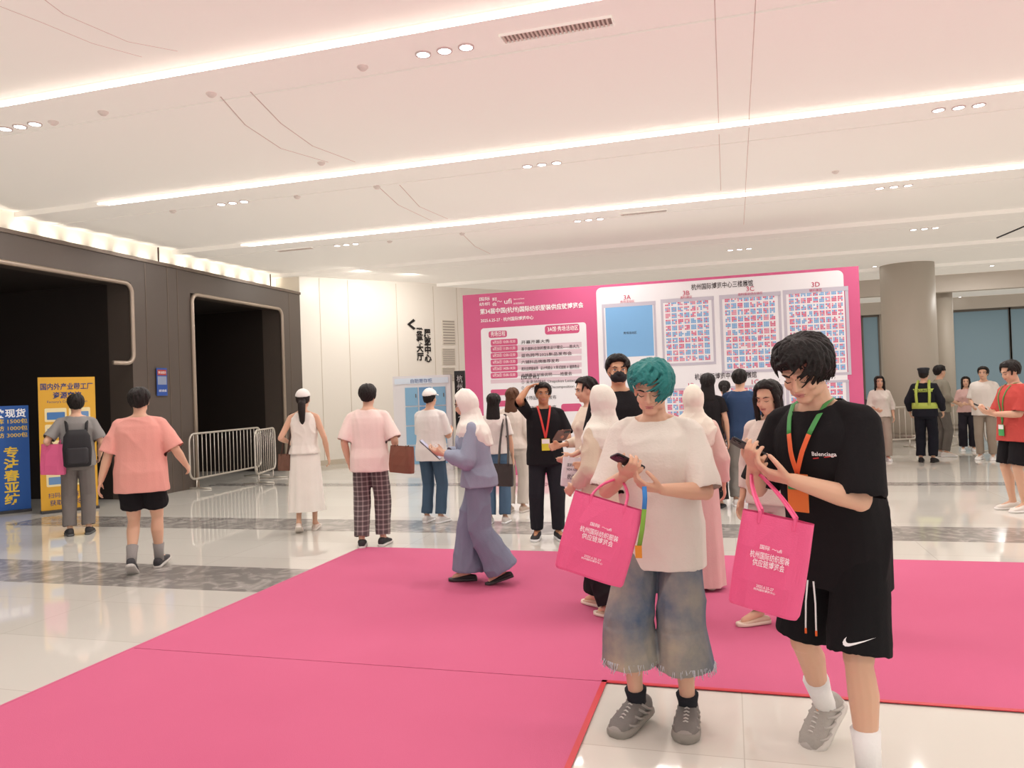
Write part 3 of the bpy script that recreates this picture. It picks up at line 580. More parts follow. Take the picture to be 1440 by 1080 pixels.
    if hair=='hijab':
        mb=MB(); cap(mb,.0,0,hij=True,amp=.002,c0=(0,-.004,.005),rad=(.090,.112,.130))
        mb.loft([ring(p,X1,V((0,1,0)),a_,b_,20) for p,a_,b_ in ((hp(0,-.02,-.06),.075,.085),(T(0,0,1.50),.085,.09),(T(0,0,1.455),.12,.105),(T(0,.0,1.41),.175,.13),(T(0,.0,1.34),.2,.15),(T(0,-.02,1.22),.16,.15))])
        link('headscarf',remesh(mb,.009,2,amp=.014,freq=26,seed=seed+5,scale=s),cloth_m(hc),root)
    if top:
        zs=[r_[0] for r_ in rings]; iw=lambda z,j: float(np.interp(z,zs,[r_[j] for r_ in rings]))*bulk
        hem=top.get('hem',.8); lo=top.get('loose',.03); mb=MB(); rs=[]; caps=[]; cw=iw(1.28,1); cd=iw(1.28,2)
        for z in [hem]+[q for q in (.86,.95,1.05,1.15,1.24,1.31,1.37,1.42,1.455) if q>hem+.03]:
            k=np.interp(z,[hem,1.28,1.42,1.47],[1,.55,.2,.1]); w=iw(max(z,.9),1)+.012+lo*k; dd=iw(max(z,.9),2)+.012+lo*k
            if z<1.28 and not top.get('fit'): w=max(w,cw+lo*.8); dd=max(dd,cd-.004+lo*.5)
            if top.get('over') and z<1.0: w=max(w,.212*bulk); dd=max(dd,.150*bulk)
            if z>1.40: w=max(w,.072); dd=max(dd,.070)
            rs.append(ring(T(0,iw(z,3)/bulk,z),Rt@X1 if z>1 else X1,Rt@V((0,1,0)) if z>1 else V((0,1,0)),w,dd,20,2.4))
        mb.loft(rs); caps.append((T(0,0,hem),V((0,0,-1)),.3)); caps.append((T(0,0,1.455),Rt@Z,.07))
        sl=top.get('sl',.8); sr=top.get('sr',.07); k=(bulk+1)/2*(1 if sex=='m' else .88)
        for i in (0,1):
            if sl<=0: continue
            sg=1 if i==0 else -1; capsule(mb,T(sg*.05,-.005,1.432),S[i]-Z*.002,.038*k,.057*k)
            if sl<=1: e=S[i].lerp(el[i],sl); frust(mb,S[i]-(e-S[i]).normalized()*.01,e,.058*k,sr*k); caps.append((e,(e-S[i]).normalized(),sr*k))
            else:
                e=el[i].lerp(wr[i],sl-1); capsule(mb,S[i],el[i],.058*k,sr*k); frust(mb,el[i]-(e-el[i]).normalized()*.0,e,sr*k,top.get('cuff',.042)*k); caps.append((e,(e-el[i]).normalized(),.05*k))
        if fe and not top.get('noc'): 
            for sg in (-1,1): ell(mb,T(sg*.065,.095,1.26),(.06,.05+lo*.4,.06))
        me=remesh(mb,max(.007,vox*.75),top.get('sm',3),caps,amp=top.get('amp',.012),freq=top.get('freq',15),seed=seed+11,scale=s)
        shirt=link(top.get('name','t_shirt'),me,top.get('mat') or cloth_m(top['c']),root)
    else: shirt=None
    lower=None
    if bot:
        kd=bot.get('kind','trousers'); mb=MB(); lo=bot.get('loose',.012); caps=[]
        if kd in('skirt','dress'):
            hem=bot['hem']; rh=bot['r']; rs=[]; am=(ank[0]+ank[1])/2; K=14; tz=bot.get('top',1.02)
            for j in range(K):
                u=j/(K-1); z=tz+(hem-tz)*u; k=float(np.interp(z,[r_[0] for r_ in rings],[r_[1] for r_ in rings])) if z>.9 else .165+(rh-.165)*((.9-z)/(.9-hem)); kd_=float(np.interp(z,[r_[0] for r_ in rings],[r_[2] for r_ in rings])) if z>.9 else .12+(rh*.8-.12)*((.9-z)/(.9-hem))
                cen=T(0,0,z) if z>.9 else pel.lerp(V((am.x,am.y,0)),(.9-z)/.9)*1; cen=V((cen.x,cen.y,z-drop*(1-u))); rg=[]
                for i in range(48):
                    t=2*PI*i/48; fo=1+.07*u*sin(t*8+seed+sin(t*3))+.03*u*sin(t*15); rg.append(cen+V(((k+.015)*cos(t)*fo,(kd_+.015)*sin(t)*fo,0)))
                rs.append(rg)
            mb.loft(rs,cap=False); me=mesh_of(mb,s)
        else:
            ln=bot.get('len',1.93); rk,rh=bot.get('r',(.075,.065)); hl=min(lo,.012); mb.loft([ring(V((pel.x,-.005,z-drop)),X1,V((0,1,0)),w*bulk+hl*.7,dd*bulk+hl,18,2.3) for z,w,dd in ((1.0,.15,.105),(.95,.16,.112),(.9,.168,.115),(.84,.165,.11),(.80,.13,.09))])
            for i in (0,1):
                sg=1 if i==0 else -1; hp_=hip[i]
                if ln<=1: e=hp_.lerp(kn[i],ln); frust(mb,hp_,e,(.088*bulk+hl),rh); caps.append((e,(e-hp_).normalized(),rh))
                else:
                    e=kn[i].lerp(ank[i],ln-1)-Z*(.0); capsule(mb,hp_,kn[i],.088*bulk+hl*.6,rk); frust(mb,kn[i],e,rk,rh); caps.append((e,(e-kn[i]).normalized(),rh))
            me=remesh(mb,max(.007,vox*.75),3,caps,amp=bot.get('amp',.010),freq=bot.get('freq',15),seed=seed+21,scale=s)
        lower=link(bot.get('name',kd),me,bot.get('mat') or cloth_m(bot['c']),root)
    YS_=[-.078,-.07,-.045,0,.05,.10,.145,.175,.192]; WS=[.018,.030,.036,.038,.042,.048,.047,.036,.016]; TS=[.06,.080,.092,.094,.084,.064,.052,.042,.028]
    for i in (0,1):
        ff,fu=fts[i]; fr=ff.cross(fu); o=ank[i]-fu*.085; k=.92 if fe else 1.02; kw=k*chunky
        low=shoe[2] if len(shoe)>2 else 1; st_=.014*(1.5 if chunky>1 else 1)
        mb=MB(); mb.loft([ring(o+ff*y*k+fu*((st_+.004+t*low*chunky)/2),fr,fu,w*kw,(t*low*chunky-st_)/2,18,2.6) for y,w,t in zip(YS_,WS,TS)]); sho=add('sneaker' if low==1 else 'shoe',mb,mat(shoe[0],.7,bump=.2,bs=80))
        mb=MB(); mb.loft([ring(o+ff*y*k*1.05+fu*st_,fr,fu,w*kw*1.12,st_,18,4) for y,w in zip(YS_,WS)]); add('sole',mb,mat(shoe[1],.6),sho)
        if low==1:
            mb=MB()
            for q in range(4 if vox>.007 else 6): y=.03+q*(.018 if vox<.007 else .025); tz=float(np.interp(y,YS_,TS))*chunky; tube(mb,[o+ff*y*k-fr*.026+fu*(tz-.012),o+ff*(y+.006)*k+fu*(tz+.005),o+ff*y*k+fr*.026+fu*(tz-.012)],.0038,6)
            add('laces',mb,mat('#f2efec' if vox>.007 else '#cdc8c2'),sho)
            if vox<.007:
                mb=MB()
                for sg in (-1,1):
                    for (y0,z0,y1,z1) in ((-.05,.04,.02,.08),(-.02,.035,.05,.072),(.03,.035,.09,.06),(.08,.03,.14,.045)):
                        w0=float(np.interp(y0,YS_,WS))*kw; w1=float(np.interp(y1,YS_,WS))*kw; tube(mb,[o+ff*y0*k+fr*sg*w0*1.0+fu*z0,o+ff*(y0+y1)/2*k+fr*sg*(w0+w1)/2*1.04+fu*(z0+z1)/2,o+ff*y1*k+fr*sg*w1*.86+fu*z1*chunky],.007,6)
                ell(mb,o+ff*.165*k+fu*.032,(.04*chunky,.03,.022),Matrix((fr,ff,fu)).transposed())
                add('overlay',mb,mat(shoe[3] if len(shoe)>3 else '#b8b2ac',.5),sho)
        if sock: mb=MB(); e=ank[i].lerp(kn[i],sock[1]/.41); tube(mb,[ank[i]-fu*.03,ank[i].lerp(e,.5),e],[.043,.046,.053],14); add('sock',mb,cloth_m(sock[0]))
    return dict(W=W,T=T,S=S,el=el,wr=wr,hf=hf,kn=kn,ank=ank,hip=hip,s=s,root=root,add=add,shirt=shirt,lower=lower,hp=hp,hcn=hcn,RM=RM,rz=rz,drop=drop,G=G,top=top)
def lanyard(P,colr,c2=None,zc=1.02,badge='#7ac06a',x=0.0,wd=.009,hang=0,bw=.045,bh=.065,b2=None):
    T=P['T']; mb=MB(); me=P['shirt'].data; bv=BVHTree.FromPolygons([v.co[:] for v in me.vertices],[tuple(p.vertices) for p in me.polygons]); s=P['s']
    def proj(p,o=.006):
        h=bv.ray_cast(V((p.x,p.y+.6,p.z))*s,V((0,-1,0))); return (h[0]/s+V((0,o,0))) if h[0] else p
    ymax=0
    for sg in (-1,1):
        pts=[T(sg*.065,-.02,1.475),T(sg*.068,.045,1.465)]; 
        for u in np.linspace(0,1,11):
            q=T(sg*.062*(1-u)+x*u,.1,1.43+(zc-1.43)*u); q=proj(q,.006+hang*u); ymax=q.y; pts.append(q)
        if c2: tube(mb,pts[:6],wd,8,mi=1,flat=V((0,1,0))); tube(mb,pts[5:],wd,8,mi=0,flat=V((0,1,0)))
        else: tube(mb,pts,wd,8,mi=0,flat=V((0,1,0)))
    o=P['add']('lanyard',mb,[mat(colr,.6),mat(c2 or colr,.6)])
    q=T(x,.1,zc-bh-.005); q=V((q.x,max(ymax,proj(q,.012).y),q.z)); mb=MB(); mb.box(q,(bw,.003,bh)); P['add']('badge',mb,mat(badge,.4),o,False)
    mb=MB(); mb.box(q+V((0,.004,bh*.55)),(bw*.92,.001,bh*.38)); P['add']('badge_print',mb,mat(b2 or '#f2f2f2',.4),o,False)
def held(name,label,cat,loc,ax,parts,group=None):
    t=empty(name,loc); t.rotation_euler=Matrix(ax).transposed().to_euler(); tag(t,label,cat,group)
    for nm,mb,m in parts: build(nm,mb,m,t)
    return t
def phone(label,loc,n,up,w=.037,h=.077,name='smartphone',colr='#1d1d20'):
    n=V(n).normalized(); z=V(up); z=(z-n*z.dot(n)).normalized(); x=n.cross(z)
    mb=MB()
    mb.loft([ring((0,y,0),V((1,0,0)),Z,w*k,h*k,24,7) for y,k in ((-.0042,.96),(-.003,1),(.003,1),(.0042,.96))]); m2=MB(); rrect(m2,-w*.9,-h*.94,w*.9,h*.94,.0046,.005)
    m3=MB(); m3.box((w*.45,-.0055,h*.68),(w*.38,.0015,h*.2)); 
    for q in (.55,.8): ell(m3,(w*.45,-.007,h*q),(.008,.002,.008))
    held(name,label,'phone' if name=='smartphone' else 'tablet',loc,(x,n,z),[('case',mb,mat(colr,.35)),('screen',m2,mat('#9fb4c8',.1,emit=.4)),('camera_lens',m3,mat('#0c0c0e',.2))])
def palm_phone(P,label,i=0):
    fd,pn,th=P['hf'][i]; phone(label,P['W'](P['wr'][i]+fd*.088+pn*.0225+th*.03),P['RM']@pn,P['RM']@(th+fd*.15))
def tote(label,cen,n,up,w,h,dp_,colr,hook,txt=None,name='tote_bag',grp=None,hcol=None,hw=.011,tcol='#fdf0f5'):
    n=V(n).normalized(); z=V(up); z=(z-n*z.dot(n)).normalized()
    x=n.cross(z)*-1
    ax=(x,-n,z); Mx=Matrix(ax).transposed(); base=cen-z*h/2
    mb=MB(); rs=[]
    for u,k,kd in ((0,.94,.9),(.03,.98,1),(.3,1,1.1),(.65,1,.9),(.9,.985,.62),(1,.98,.5)):
        rg=ring((0,0,h*u),V((1,0,0)),V((0,1,0)),w/2*k,dp_/2*kd,36,5); rs.append([p+V((0,.004*sin(p.x*60+u*5),0)) for p in rg])
    mb.loft(rs,cap=False); mb.f.append(tuple(range(35,-1,-1))); mb.m.append(0)
    hk=Mx.inverted()@(hook-base); parts=[('bag_body',mb,mat(colr,.65,bump=.15,bs=220))]
    for sy in (-1,1):
        mb=MB(); y=sy*dp_*.25; a=V((-w*.24,y,h*.9)); b=V((w*.24,y,h*.9)); a1=V((-w*.24,y,h*1.02)); b1=V((w*.24,y,h*1.02)); H=hk+V((0,sy*.006,0)); pts=[a,a1]
        for u in (.2,.4,.6,.8): pts.append(a1.lerp(H+V((-.012,0,0)),u)+V((-w*.05*sin(PI*u),0,0)))
        pts+=[H+V((-.012,0,0)),H+V((0,0,.008)),H+V((.012,0,0))]
        for u in (.8,.6,.4,.2): pts.append(b1.lerp(H+V((.012,0,0)),u)+V((w*.05*sin(PI*u),0,0)))
        pts+=[b1,b]; tube(mb,pts,hw*.5,8); parts.append(('handle',mb,mat(hcol or colr,.6)))
    if txt:
        mb=MB(); y=-dp_*.5*1.12-.004
        for s_,zz_,ww,hh in txt: text(mb,s_,V((0,y,h*zz_)),V((1,0,0)),Z,width=w*ww,height=hh,align='C',bold=.05)
        parts.append(('print',mb,mat(tcol,.6)))
    held(name,label,'bag',base,ax,parts,grp)
BT=[('国际 ～ufi',.68,.30,.015),('杭州国际纺织服装',.59,.54,.026),('供应链博览会',.51,.44,.026),('2025.6.25-27',.27,.24,.010),('杭州国际博览中心',.235,.30,.009)]
# --- black tee man (front right)
P1=person('young man in oversized black tee and black shorts looking down at a phone, foreground right',1192,1090,466,-32,bulk=1.0,lean=12,pitch=18,hyaw=10,legs=((.22,-.20,36,5),(-.15,.10,0,10)),sock=('#f2f0ee',.17),
 arms=((.12,.34,1.22),(-.05,.35,1.18)),hands=(((-.45,.55,.35),(-.25,-.45,.85),GRIP),((.75,.5,.25),(.2,-.4,.8),(.5,.7,.5))),poles=((.5,-.3,-.9),(-.5,-.45,-.8)),hc='#15100f',fringe=31,locks=280,lkl=(.08,.30),fv=True,eyes='down',vox=.0052,seed=5,chunky=1.18,
 top=dict(c='#1b191b',hem=.74,sl=.94,sr=.076,loose=.018,amp=.020,freq=11,sm=5),bot=dict(kind='shorts',c='#171618',len=.93,r=(.1,.112),loose=.02,amp=.012,freq=11),shoe=('#aaa49d','#d5cfc8'))
lanyard(P1,'#e0602f','#4a9a52',zc=1.22,badge='#e07a38',x=.0,wd=.010,hang=.03,bw=.042,bh=.07,b2='#3a9a58')
# --- teal hair man
P2=person('young man with teal hair in cream tee and frayed denim shorts looking at a phone',939,1016,508,-12,lean=4,pitch=18,hyaw=2,legs=((.13,.06,8,22),(-.10,.0,0,4)),sock=('#2a2b30',.07),
 arms=((.09,.30,1.21),(-.08,.30,1.15)),hands=(((-.5,.55,.3),(-.15,-.5,.85),GRIP),((.8,.45,.2),(.2,-.35,.9),(.5,.8,.5))),poles=((.5,-.3,-.9),(-.6,-.35,-.8)),hc='#2b7a78',fringe=32,locks=300,lkl=(.08,.32),fv=True,eyes='down',vox=.0052,seed=9,chunky=1.2,
 top=dict(c='#e3dcd2',hem=.75,sl=.96,sr=.078,loose=.028,over=1,amp=.018,freq=10,sm=5),bot=dict(kind='shorts',name='denim_shorts',mat=M_jort,len=1.44,r=(.112,.138),loose=.012,amp=.012,freq=10),shoe=('#77726e','#8f8981',1,'#99938d'))
def decal(P,ob,name,mbt,m):
    me=ob.data; bv=BVHTree.FromPolygons([v.co[:] for v in me.vertices],[tuple(p.vertices) for p in me.polygons]); s=P['s']; out=MB(); vs=[]
    for v in mbt.v:
        h=bv.ray_cast(V((v[0],v[1]+.6,v[2]))*s,V((0,-1,0))); vs.append((h[0]/s+V((0,.003,0))) if h[0] else V(v))
    out.add(vs,mbt.f); P['add'](name,out,m,ob,False)
m=MB(); q=P1['T'](-.09,0,1.27); text(m,'Balenciaga',q,V((-1,0,0)),Z,width=.085,align='C',bold=.06); decal(P1,P1['shirt'],'chest_print',m,mat('#f2f2f2'))
m=MB(); q=P1['T'](-.09,0,1.252); m.add([q+V((.04,0,0)),q+V((-.04,0,.012)),q+V((-.04,0,.016)),q+V((.04,0,.004))],[(0,1,2,3)]); decal(P1,P1['shirt'],'chest_stripe',m,mat('#c83a3a'))
q=P1['hip'][1].lerp(P1['kn'][1],.76)+V((-.045,0,0)); m=MB()
lo_=[(-.026,.016),(-.034,.006),(-.037,-.004),(-.034,-.012),(-.026,-.016),(-.014,-.014),(.004,-.006),(.028,.006),(.052,.020)]; up_=[(-.026,.016),(-.028,.008),(-.027,.002),(-.024,-.002),(-.018,-.004),(-.010,-.003),(.006,.002),(.028,.010),(.052,.020)]
m.add([q+V((-x,0,z)) for x,z in lo_]+[q+V((-x,0,z)) for x,z in up_],[(i,i+1,i+10,i+9) for i in range(8)]); decal(P1,P1['lower'],'swoosh',m,mat('#f5f5f5'))
for sg in (-1,1):
    mb=MB(); pts=[P1['T'](sg*.012+.01,.175,.78),P1['T'](sg*.02+.01,.18,.70),P1['T'](sg*.022+.01,.185,.60)]; tube(mb,pts,.0035,6); tube(mb,[pts[-1],pts[-1]-Z*.02],.0045,6,mi=1); P1['add']('drawstring',mb,[mat('#f2f2f2'),mat('#e8642a')],P1['lower'])
mb=MB()
for i in (0,1):
    e=P2['kn'][i].lerp(P2['ank'][i],.44); 
    for k in range(120):
        a=rnd.uniform(0,2*PI); r_=.137; p=e+V((r_*cos(a),r_*sin(a),.012)); tube(mb,[p,p+V((rnd.uniform(-.012,.012),rnd.uniform(-.012,.012),-rnd.uniform(.015,.05)))],.0014,4)
P2['add']('frayed_hem',mb,mat('#c9ccd2'),P2['lower'])
def ldir(P,v): return P['RM']@V(v)
palm_phone(P1,'phone held by the man in the black tee'); palm_phone(P2,'phone held by the teal-haired man')
up14=(cX*.26+cY*.96); tote('bright pink tote bag hanging from the arm of the teal-haired man',dp(842,757,3.27),-fwd-cX*.25,up14,.31,.34,.08,'#ea5f8f',P2['W'](P2['wr'][0].lerp(P2['el'][0],.25)),BT,grp='pink exhibition tote bags')
tote('bright pink tote bag hanging from the arm of the man in black tee',dp(1084,792,2.62),-fwd-cX*.55,cX*.17+cY,.24,.33,.08,'#ea5c8d',P1['W'](P1['wr'][0].lerp(P1['el'][0],.25)),BT,grp='pink exhibition tote bags')
a=dp(906,684,3.2); t=empty('hanging_lanyard',a); tag(t,'blue and green lanyard dangling from the hand of the teal-haired man','lanyard')
q=lambda px,py: dp(px,py,3.2)-a
mb=MB(); tube(mb,[q(906,684),q(907,700),q(906,716)],.010,8,flat=-fwd); tube(mb,[q(906,716),q(903,745),q(899,768)],.010,8,mi=1,flat=-fwd); build('strap',mb,[mat('#3f86cf'),mat('#7da840')],t,True); mb=MB(); mb.box(q(898,776),(.014,.003,.026)); build('clip',mb,mat('#d98a2a'),t)
# --- others
person('man in grey tee with black backpack seen from behind near the yellow banner',112,752,555,178,top=dict(c='#8d8a88',hem=.84,sl=.85,loose=.025),bot=dict(c='#77716e',r=(.085,.075)),shoe=('#2b2a2c','#555555'),arms=((.24,.12,.95),(-.25,.1,1.06)),poles=(None,(-.5,-.6,-.5)),seed=21)
G1=gp(112,752)
c_=(C-G1); c_.z=0; c_.normalize(); t=empty('backpack',G1+c_*.26+Z*1.1,math.atan2(-c_.y,-c_.x)-PI/2); tag(t,'black backpack worn by the man in grey tee','backpack')
mb=MB(); mb.loft([ring((0,0,z),X1,V((0,1,0)),w,dd,20,3) for z,w,dd in ((-.22,.13,.06),(-.2,.15,.085),(0,.16,.10),(.16,.145,.085),(.24,.10,.05))]); build('main_compartment',mb,mat('#222024',.8),t,True)
mb=MB(); mb.loft([ring((0,-.09,z),X1,V((0,1,0)),w,.04,16,3) for z,w in ((-.18,.1),(-.16,.12),(.0,.12),(.02,.1))]); build('front_pocket',mb,mat('#2c2a2e',.8),t,True)
for sg in(-1,1): mb=MB(); tube(mb,[(sg*.1,.05,.2),(sg*.11,.12,.30),(sg*.12,.22,.36),(sg*.13,.34,.25),(sg*.14,.38,.1)],.018,8); build('strap',mb,mat('#1c1b1e'),t,True)
tote('pink tote bag held by the man with the black backpack',dp(75,646,9.45),-fwd,cY,.30,.38,.08,'#df6290',dp(84,612,9.6),grp='pink exhibition tote bags')
person('man in salmon pink tee and black shorts walking away',203,805,545,168,bulk=1.12,legs=((.09,.20,-10,10),(-.08,-.12,30,6)),arms=((.36,.16,.98),(-.34,-.02,.88)),top=dict(c='#e5a398',hem=.76,sl=.95,sr=.085,loose=.04),bot=dict(kind='shorts',c='#1d1b1e',len=.72,r=(.1,.11),loose=.025),shoe=('#37363a','#c9c4bf'),sock=('#9a9694',.14),seed=22)
P=person('woman in long white sleeveless dress and white cap seen from behind',432,748,548,172,sex='f',hair='cap',hc='#231a18',legs=((.08,.12,-5,5),(-.08,-.1,25,5)),arms=((.27,.06,.90),(-.19,.12,1.08)),top=dict(c='#ede8e0',hem=.95,sl=0,loose=.012,fit=1,name='dress_top'),bot=dict(kind='dress',c='#ede8e0',hem=.26,r=.21),shoe=('#d9c9bc','#e6dcd2',.7),seed=23)
tote('small brown shoulder bag at the hip of the woman in the white dress',dp(400,650,9.2),-fwd,cY,.15,.2,.07,'#6b4a3a',P['W'](P['S'][1]+V((0,.02,.05))),name='shoulder_bag',hcol='#4a3024')
P=person('man in pale pink tee and plaid trousers seen from behind, holding a brown bag',524,768,541,168,bulk=1.03,arms=((.25,.17,1.03),(-.24,.05,.9)),top=dict(c='#ecd6cf',hem=.80,sl=.95,sr=.08,loose=.03),bot=dict(mat=M_plaid,name='plaid_trousers',r=(.092,.078)),shoe=('#2a292b','#d8d4d0'),legs=((.11,.02,0,10),(-.1,-.06,0,10)),seed=24)
tote('brown leather tote bag held by the man in plaid trousers',dp(565,646,7.95),-fwd-cX*.7,cY,.32,.28,.08,'#7a4a38',P['W'](P['wr'][0]+V((0,.05,-.04))),name='tote_bag',hcol='#5f3626')
P=person('man in white cap, white tee and blue jeans reading a leaflet',610,735,547,150,hair='cap',arms=((.12,.30,1.12),(-.10,.30,1.12)),hands=(((-.3,.8,.3),(-.5,-.2,.8),.6),((.3,.8,.3),(.5,-.2,.8),.6)),top=dict(c='#ebe8e5',hem=.80,sl=.9,loose=.03),bot=dict(c='#4a6076',name='jeans',r=(.075,.068)),shoe=('#e8e5e2','#f5f5f5'),seed=25)
P=person('woman in pale headscarf, denim jacket and wide jeans holding a tablet',678,820,549,-92,sex='f',hair='hijab',hc='#eeebe2',lean=5,pitch=12,legs=((.07,.12,0,5),(-.08,-.19,15,5)),arms=((.12,.30,1.16),(-.10,.30,1.16)),hands=(((-.2,.9,.2),(-.6,-.2,.7),.7),((.2,.9,.2),(.6,-.2,.7),.7)),top=dict(c='#979fb2',hem=.86,sl=1.85,sr=.09,cuff=.05,loose=.045,name='denim_jacket',amp=.018),bot=dict(c='#838ca0',name='wide_jeans',r=(.10,.145),len=1.97,loose=.03,amp=.016),shoe=('#2a2526','#3a3536',.6),seed=26,fv=True)
phone('tablet held by the woman in denim jacket',P['W']((0,.42,1.20)),ldir(P,(0,-.7,.7)),ldir(P,(0,.7,.7)),w=.09,h=.12,name='tablet',colr='#5a5a60')
P=person('dark-haired woman in white tee and jeans with black shoulder bag, back to camera',700,736,554,170,sex='f',hair='long',top=dict(c='#e9e2dc',hem=.93,sl=.8,loose=.025),bot=dict(c='#56708a',name='jeans',r=(.08,.08)),shoe=('#e6e0da','#ffffff'),seed=27)
tote('black and cream shoulder bag of the dark-haired woman in jeans',dp(708,668,8.95),-fwd-cX*.3,cY,.24,.26,.08,'#3a3230',P['W'](P['S'][0]+V((0,0,.05))),name='shoulder_bag',hw=.02)
person('woman with long brown hair and cream blouse behind the man in black',726,720,546,160,sex='f',hair='long',hc='#5a3a28',top=dict(c='#e1d6cc',hem=.88,sl=1.6,loose=.025,name='blouse'),bot=dict(c='#cfc6bc',r=(.08,.08)),shoe=('#c9b8a8','#e8e0d8'),seed=28)
P=person('man in black polo with red lanyard raising one hand to his head',771,757,539,4,bulk=1.04,skin='#bd8967',arms=((.165,.03,1.68),(-.18,.32,1.14)),poles=((.45,.8,.1),None),hands=(((-.8,.05,.35),(-.3,0,-1),.5),((.1,.9,.1),(.5,0,.7),.7)),top=dict(c='#1d1c1f',hem=.82,sl=.9,loose=.025,name='polo_shirt'),bot=dict(c='#24242a',r=(.085,.07)),shoe=('#28262a','#e8e8e8'),fv=True,hc='#1a1412',fringe=28,seed=29,legs=((.12,0,0,15),(-.11,.06,0,15)))
lanyard(P,'#d8403a',None,1.12,'#d8d23a',wd=.011)
phone('tablet held by the man in black polo',P['W'](P['wr'][1]+V((.03,.12,.02))),ldir(P,(.2,-.5,.8)),ldir(P,(-.3,.9,.5)),w=.08,h=.11,name='tablet',colr='#6a4438')
P=person('woman in cream patterned shirt with tied dark hair, facing left in profile',836,786,532,-72,sex='f',hair='tied',pitch=8,fringe=36,arms=((.10,.27,1.08),(-.14,.22,1.0)),top=dict(c='#dfd0be',hem=.82,sl=1.7,loose=.04,name='patterned_shirt'),bot=dict(c='#cfc6bd',r=(.085,.08)),shoe=('#e9e4de','#ffffff'),fv=True,seed=30)
tote('small white paper bag with grey print held by the woman in cream shirt',dp(806,664,6.5),-fwd,cX*.1+cY,.20,.25,.06,'#e9e7e8',P['W'](P['wr'][1]+V((0,.05,-.05))),[('面料 · 辅料',.75,.6,.03),('NEW FABRIC',.6,.6,.02),('杭州展',.35,.5,.05)],name='paper_bag',tcol='#4a4a52')
person('tall man in black tee wearing a black face mask behind the teal-haired man',880,815,501,5,top=dict(c='#1f1e21',hem=.8,sl=.9,loose=.025),bot=dict(c='#222226'),mask='#1c1c20',fv=True,hc='#16110f',fringe=26,seed=31,skin='#cf9f80')
person('person in cream headscarf, beige jacket and wide black trousers',860,864,543,-130,sex='f',hair='hijab',hc='#efede2',legs=((.07,.18,0,5),(-.08,-.1,0,5)),arms=((.14,.24,1.1),(-.2,.15,.98)),top=dict(c='#d8c9b4',hem=.80,sl=1.85,sr=.085,cuff=.05,loose=.04,name='jacket'),bot=dict(c='#221f22',r=(.11,.12),loose=.03),shoe=('#c9a892','#e8d8c8',.6),seed=32)
person('person in cream headscarf and long pale pink dress behind the teal-haired man',985,828,545,176,sex='f',hair='hijab',hc='#eee9da',top=dict(c='#e2c6bc',hem=.9,sl=1.85,sr=.075,cuff=.05,loose=.02,name='dress_top'),bot=dict(kind='dress',c='#e3c2bc',hem=.03,r=.19),shoe=('#c9a892','#e8d8c8',.6),seed=33)
person('dark-haired woman in beige top behind the man in the black tee',1096,878,537,-28,sex='f',hair='long',pitch=14,fringe=38,legs=((.09,.10,0,30),(-.09,-.05,0,5)),top=dict(c='#dccfc5',hem=.85,sl=1.7,loose=.025,name='blouse'),bot=dict(c='#d0c6bd',r=(.075,.07),name='trousers'),shoe=('#d3b9a4','#e4d2c2',.6),fv=True,eyes='down',seed=34)
person('woman with long black hair in a long black dress facing the map',1002,714,526,176,sex='f',hair='long',hc='#15100f',top=dict(c='#211f21',hem=.95,sl=.6,loose=.015,fit=1,name='dress_top'),bot=dict(kind='dress',c='#211f21',hem=.12,r=.19),shoe=('#1c1a1c','#333333',.6),seed=35)
person('man in navy tee and grey trousers facing the map',1047,712,520,172,top=dict(c='#34496a',hem=.84,sl=.9,loose=.025),bot=dict(c='#928e88',r=(.085,.075)),shoe=('#e6e3e0','#ffffff'),seed=36)
person('dark-haired woman in dark top partly behind the man in navy tee',1024,682,536,180,sex='f',hair='tied',top=dict(c='#3a3036',hem=.88,sl=.8),bot=dict(c='#3a3a40'),seed=37)
# right group
person('woman in white top and beige trousers standing left of the guard',1241,648,529,10,sex='f',hair='long',arms=((.12,.25,1.05),(-.23,.05,.9)),top=dict(c='#e8e0d7',hem=.9,sl=1.5,name='blouse'),bot=dict(c='#b0a295',r=(.085,.09)),fv=True,vox=.016,seed=41)
person('short dark-haired person beyond the right end of the backdrop',1212,640,546,20,sex='f',hair='short',top=dict(c='#4a4044',hem=.88,sl=.8),bot=dict(c='#3a3436'),vox=.016,seed=42)
P=person('security guard in black uniform and cap with lime reflective vest, back turned',1304,650,518,170,bulk=1.08,hair='cap',capc='#1c1e26',arms=((.27,.1,.92),(-.27,.1,.92)),top=dict(c='#20222a',hem=.84,sl=1.85,loose=.02,name='uniform_shirt'),bot=dict(c='#1c1e26',r=(.085,.075)),shoe=('#141416','#141416'),vox=.014,seed=43)
mb=MB(); hp=P['hp']; mb.loft([[hp(r*cos(t)*.82,-.012+r*sin(t),z) for t in [2*PI*i/24 for i in range(24)]] for r,z in ((.108,.055),(.112,.075),(.128,.105),(.118,.125),(.05,.135))]); P['add']('peaked_crown',mb,mat('#20222a',.7))
mb=MB(); T_=P['T']
mb.loft([ring(T_(0,.0,1.04+e),X1,V((0,1,0)),.215,.16,24,2.4) for e in (-.055,.055)],mi=0)
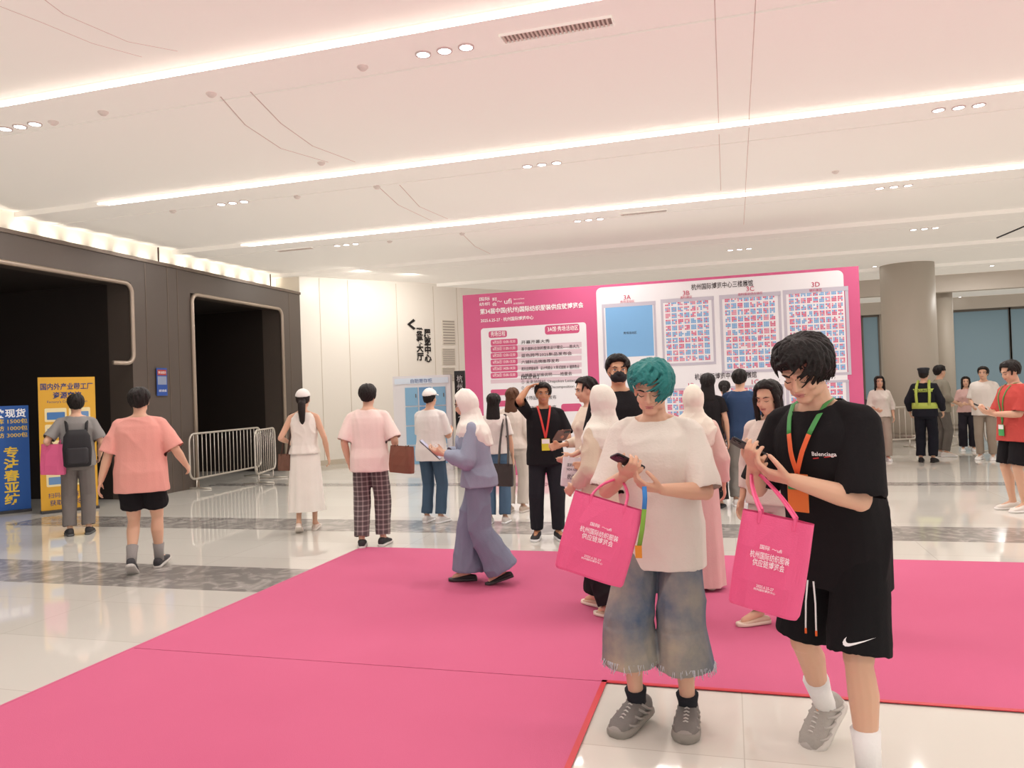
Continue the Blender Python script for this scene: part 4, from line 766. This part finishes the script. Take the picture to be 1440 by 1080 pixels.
for sg in(-1,1): tube(mb,[T_(sg*.10,-.16,1.05),T_(sg*.11,-.165,1.25),T_(sg*.10,-.13,1.40),T_(sg*.09,-.03,1.49),T_(sg*.10,.12,1.38),T_(sg*.1,.16,1.05)],.024,8,mi=0)
mb.loft([ring(T_(0,.0,z),X1,V((0,1,0)),.19,.155,24,2.4) for z in (1.29,1.35)],mi=0)
v=P['add']('reflective_vest',mb,[mat('#b9cc5a',.5)]); 
mb=MB(); text(mb,'SECURITY',T_(0,-.165,1.32),X1,Z,width=.26,align='C',bold=.02); P['add']('vest_lettering',mb,mat('#222222'),v,False)
person('man in olive grey shirt standing beside the security guard',1326,642,514,120,top=dict(c='#8f8a7c',hem=.84,sl=1.5,name='shirt'),bot=dict(c='#6f6a64'),arms=((.2,.2,1.0),(-.2,.2,1.0)),vox=.016,seed=44)
person('woman in pink top and black trousers beyond the barrier',1362,634,530,5,sex='f',hair='long',arms=((.1,.25,1.1),(-.1,.25,1.1)),top=dict(c='#d0aca6',hem=.9,sl=.8),bot=dict(c='#26232a',r=(.09,.09)),fv=True,vox=.016,seed=45)
person('man in white tee and khaki trousers behind the right barrier',1388,646,516,-10,bulk=1.08,arms=((.15,.22,1.0),(-.23,.05,.9)),top=dict(c='#e9e2db',hem=.82,sl=.9,loose=.03),bot=dict(c='#9f9284'),fv=True,vox=.016,seed=46)
P=person('man in red tee and black shorts looking at a phone at the right edge',1434,718,507,-55,bulk=1.12,pitch=20,arms=((.10,.30,1.14),(-.06,.3,1.12)),hands=(((-.5,.55,.3),(-.2,-.4,.9),GRIP),((.3,.8,.3),(.5,-.2,.8),.6)),top=dict(c='#c4514b',hem=.80,sl=.9,sr=.08,loose=.035),bot=dict(kind='shorts',c='#1d1b1e',len=.9,r=(.1,.1),loose=.02),shoe=('#e6e0d8','#f5f2ee'),fv=True,eyes='down',seed=47)
lanyard(P,'#3f9a4a',None,1.0,'#4aa860')
palm_phone(P,'phone held by the man in red tee')
# ---------------- light ----------------
w=bpy.data.worlds.new('world'); scn.world=w; w.use_nodes=True; bg=w.node_tree.nodes['Background']; bg.inputs[0].default_value=(1,.97,.94,1); bg.inputs[1].default_value=1.12
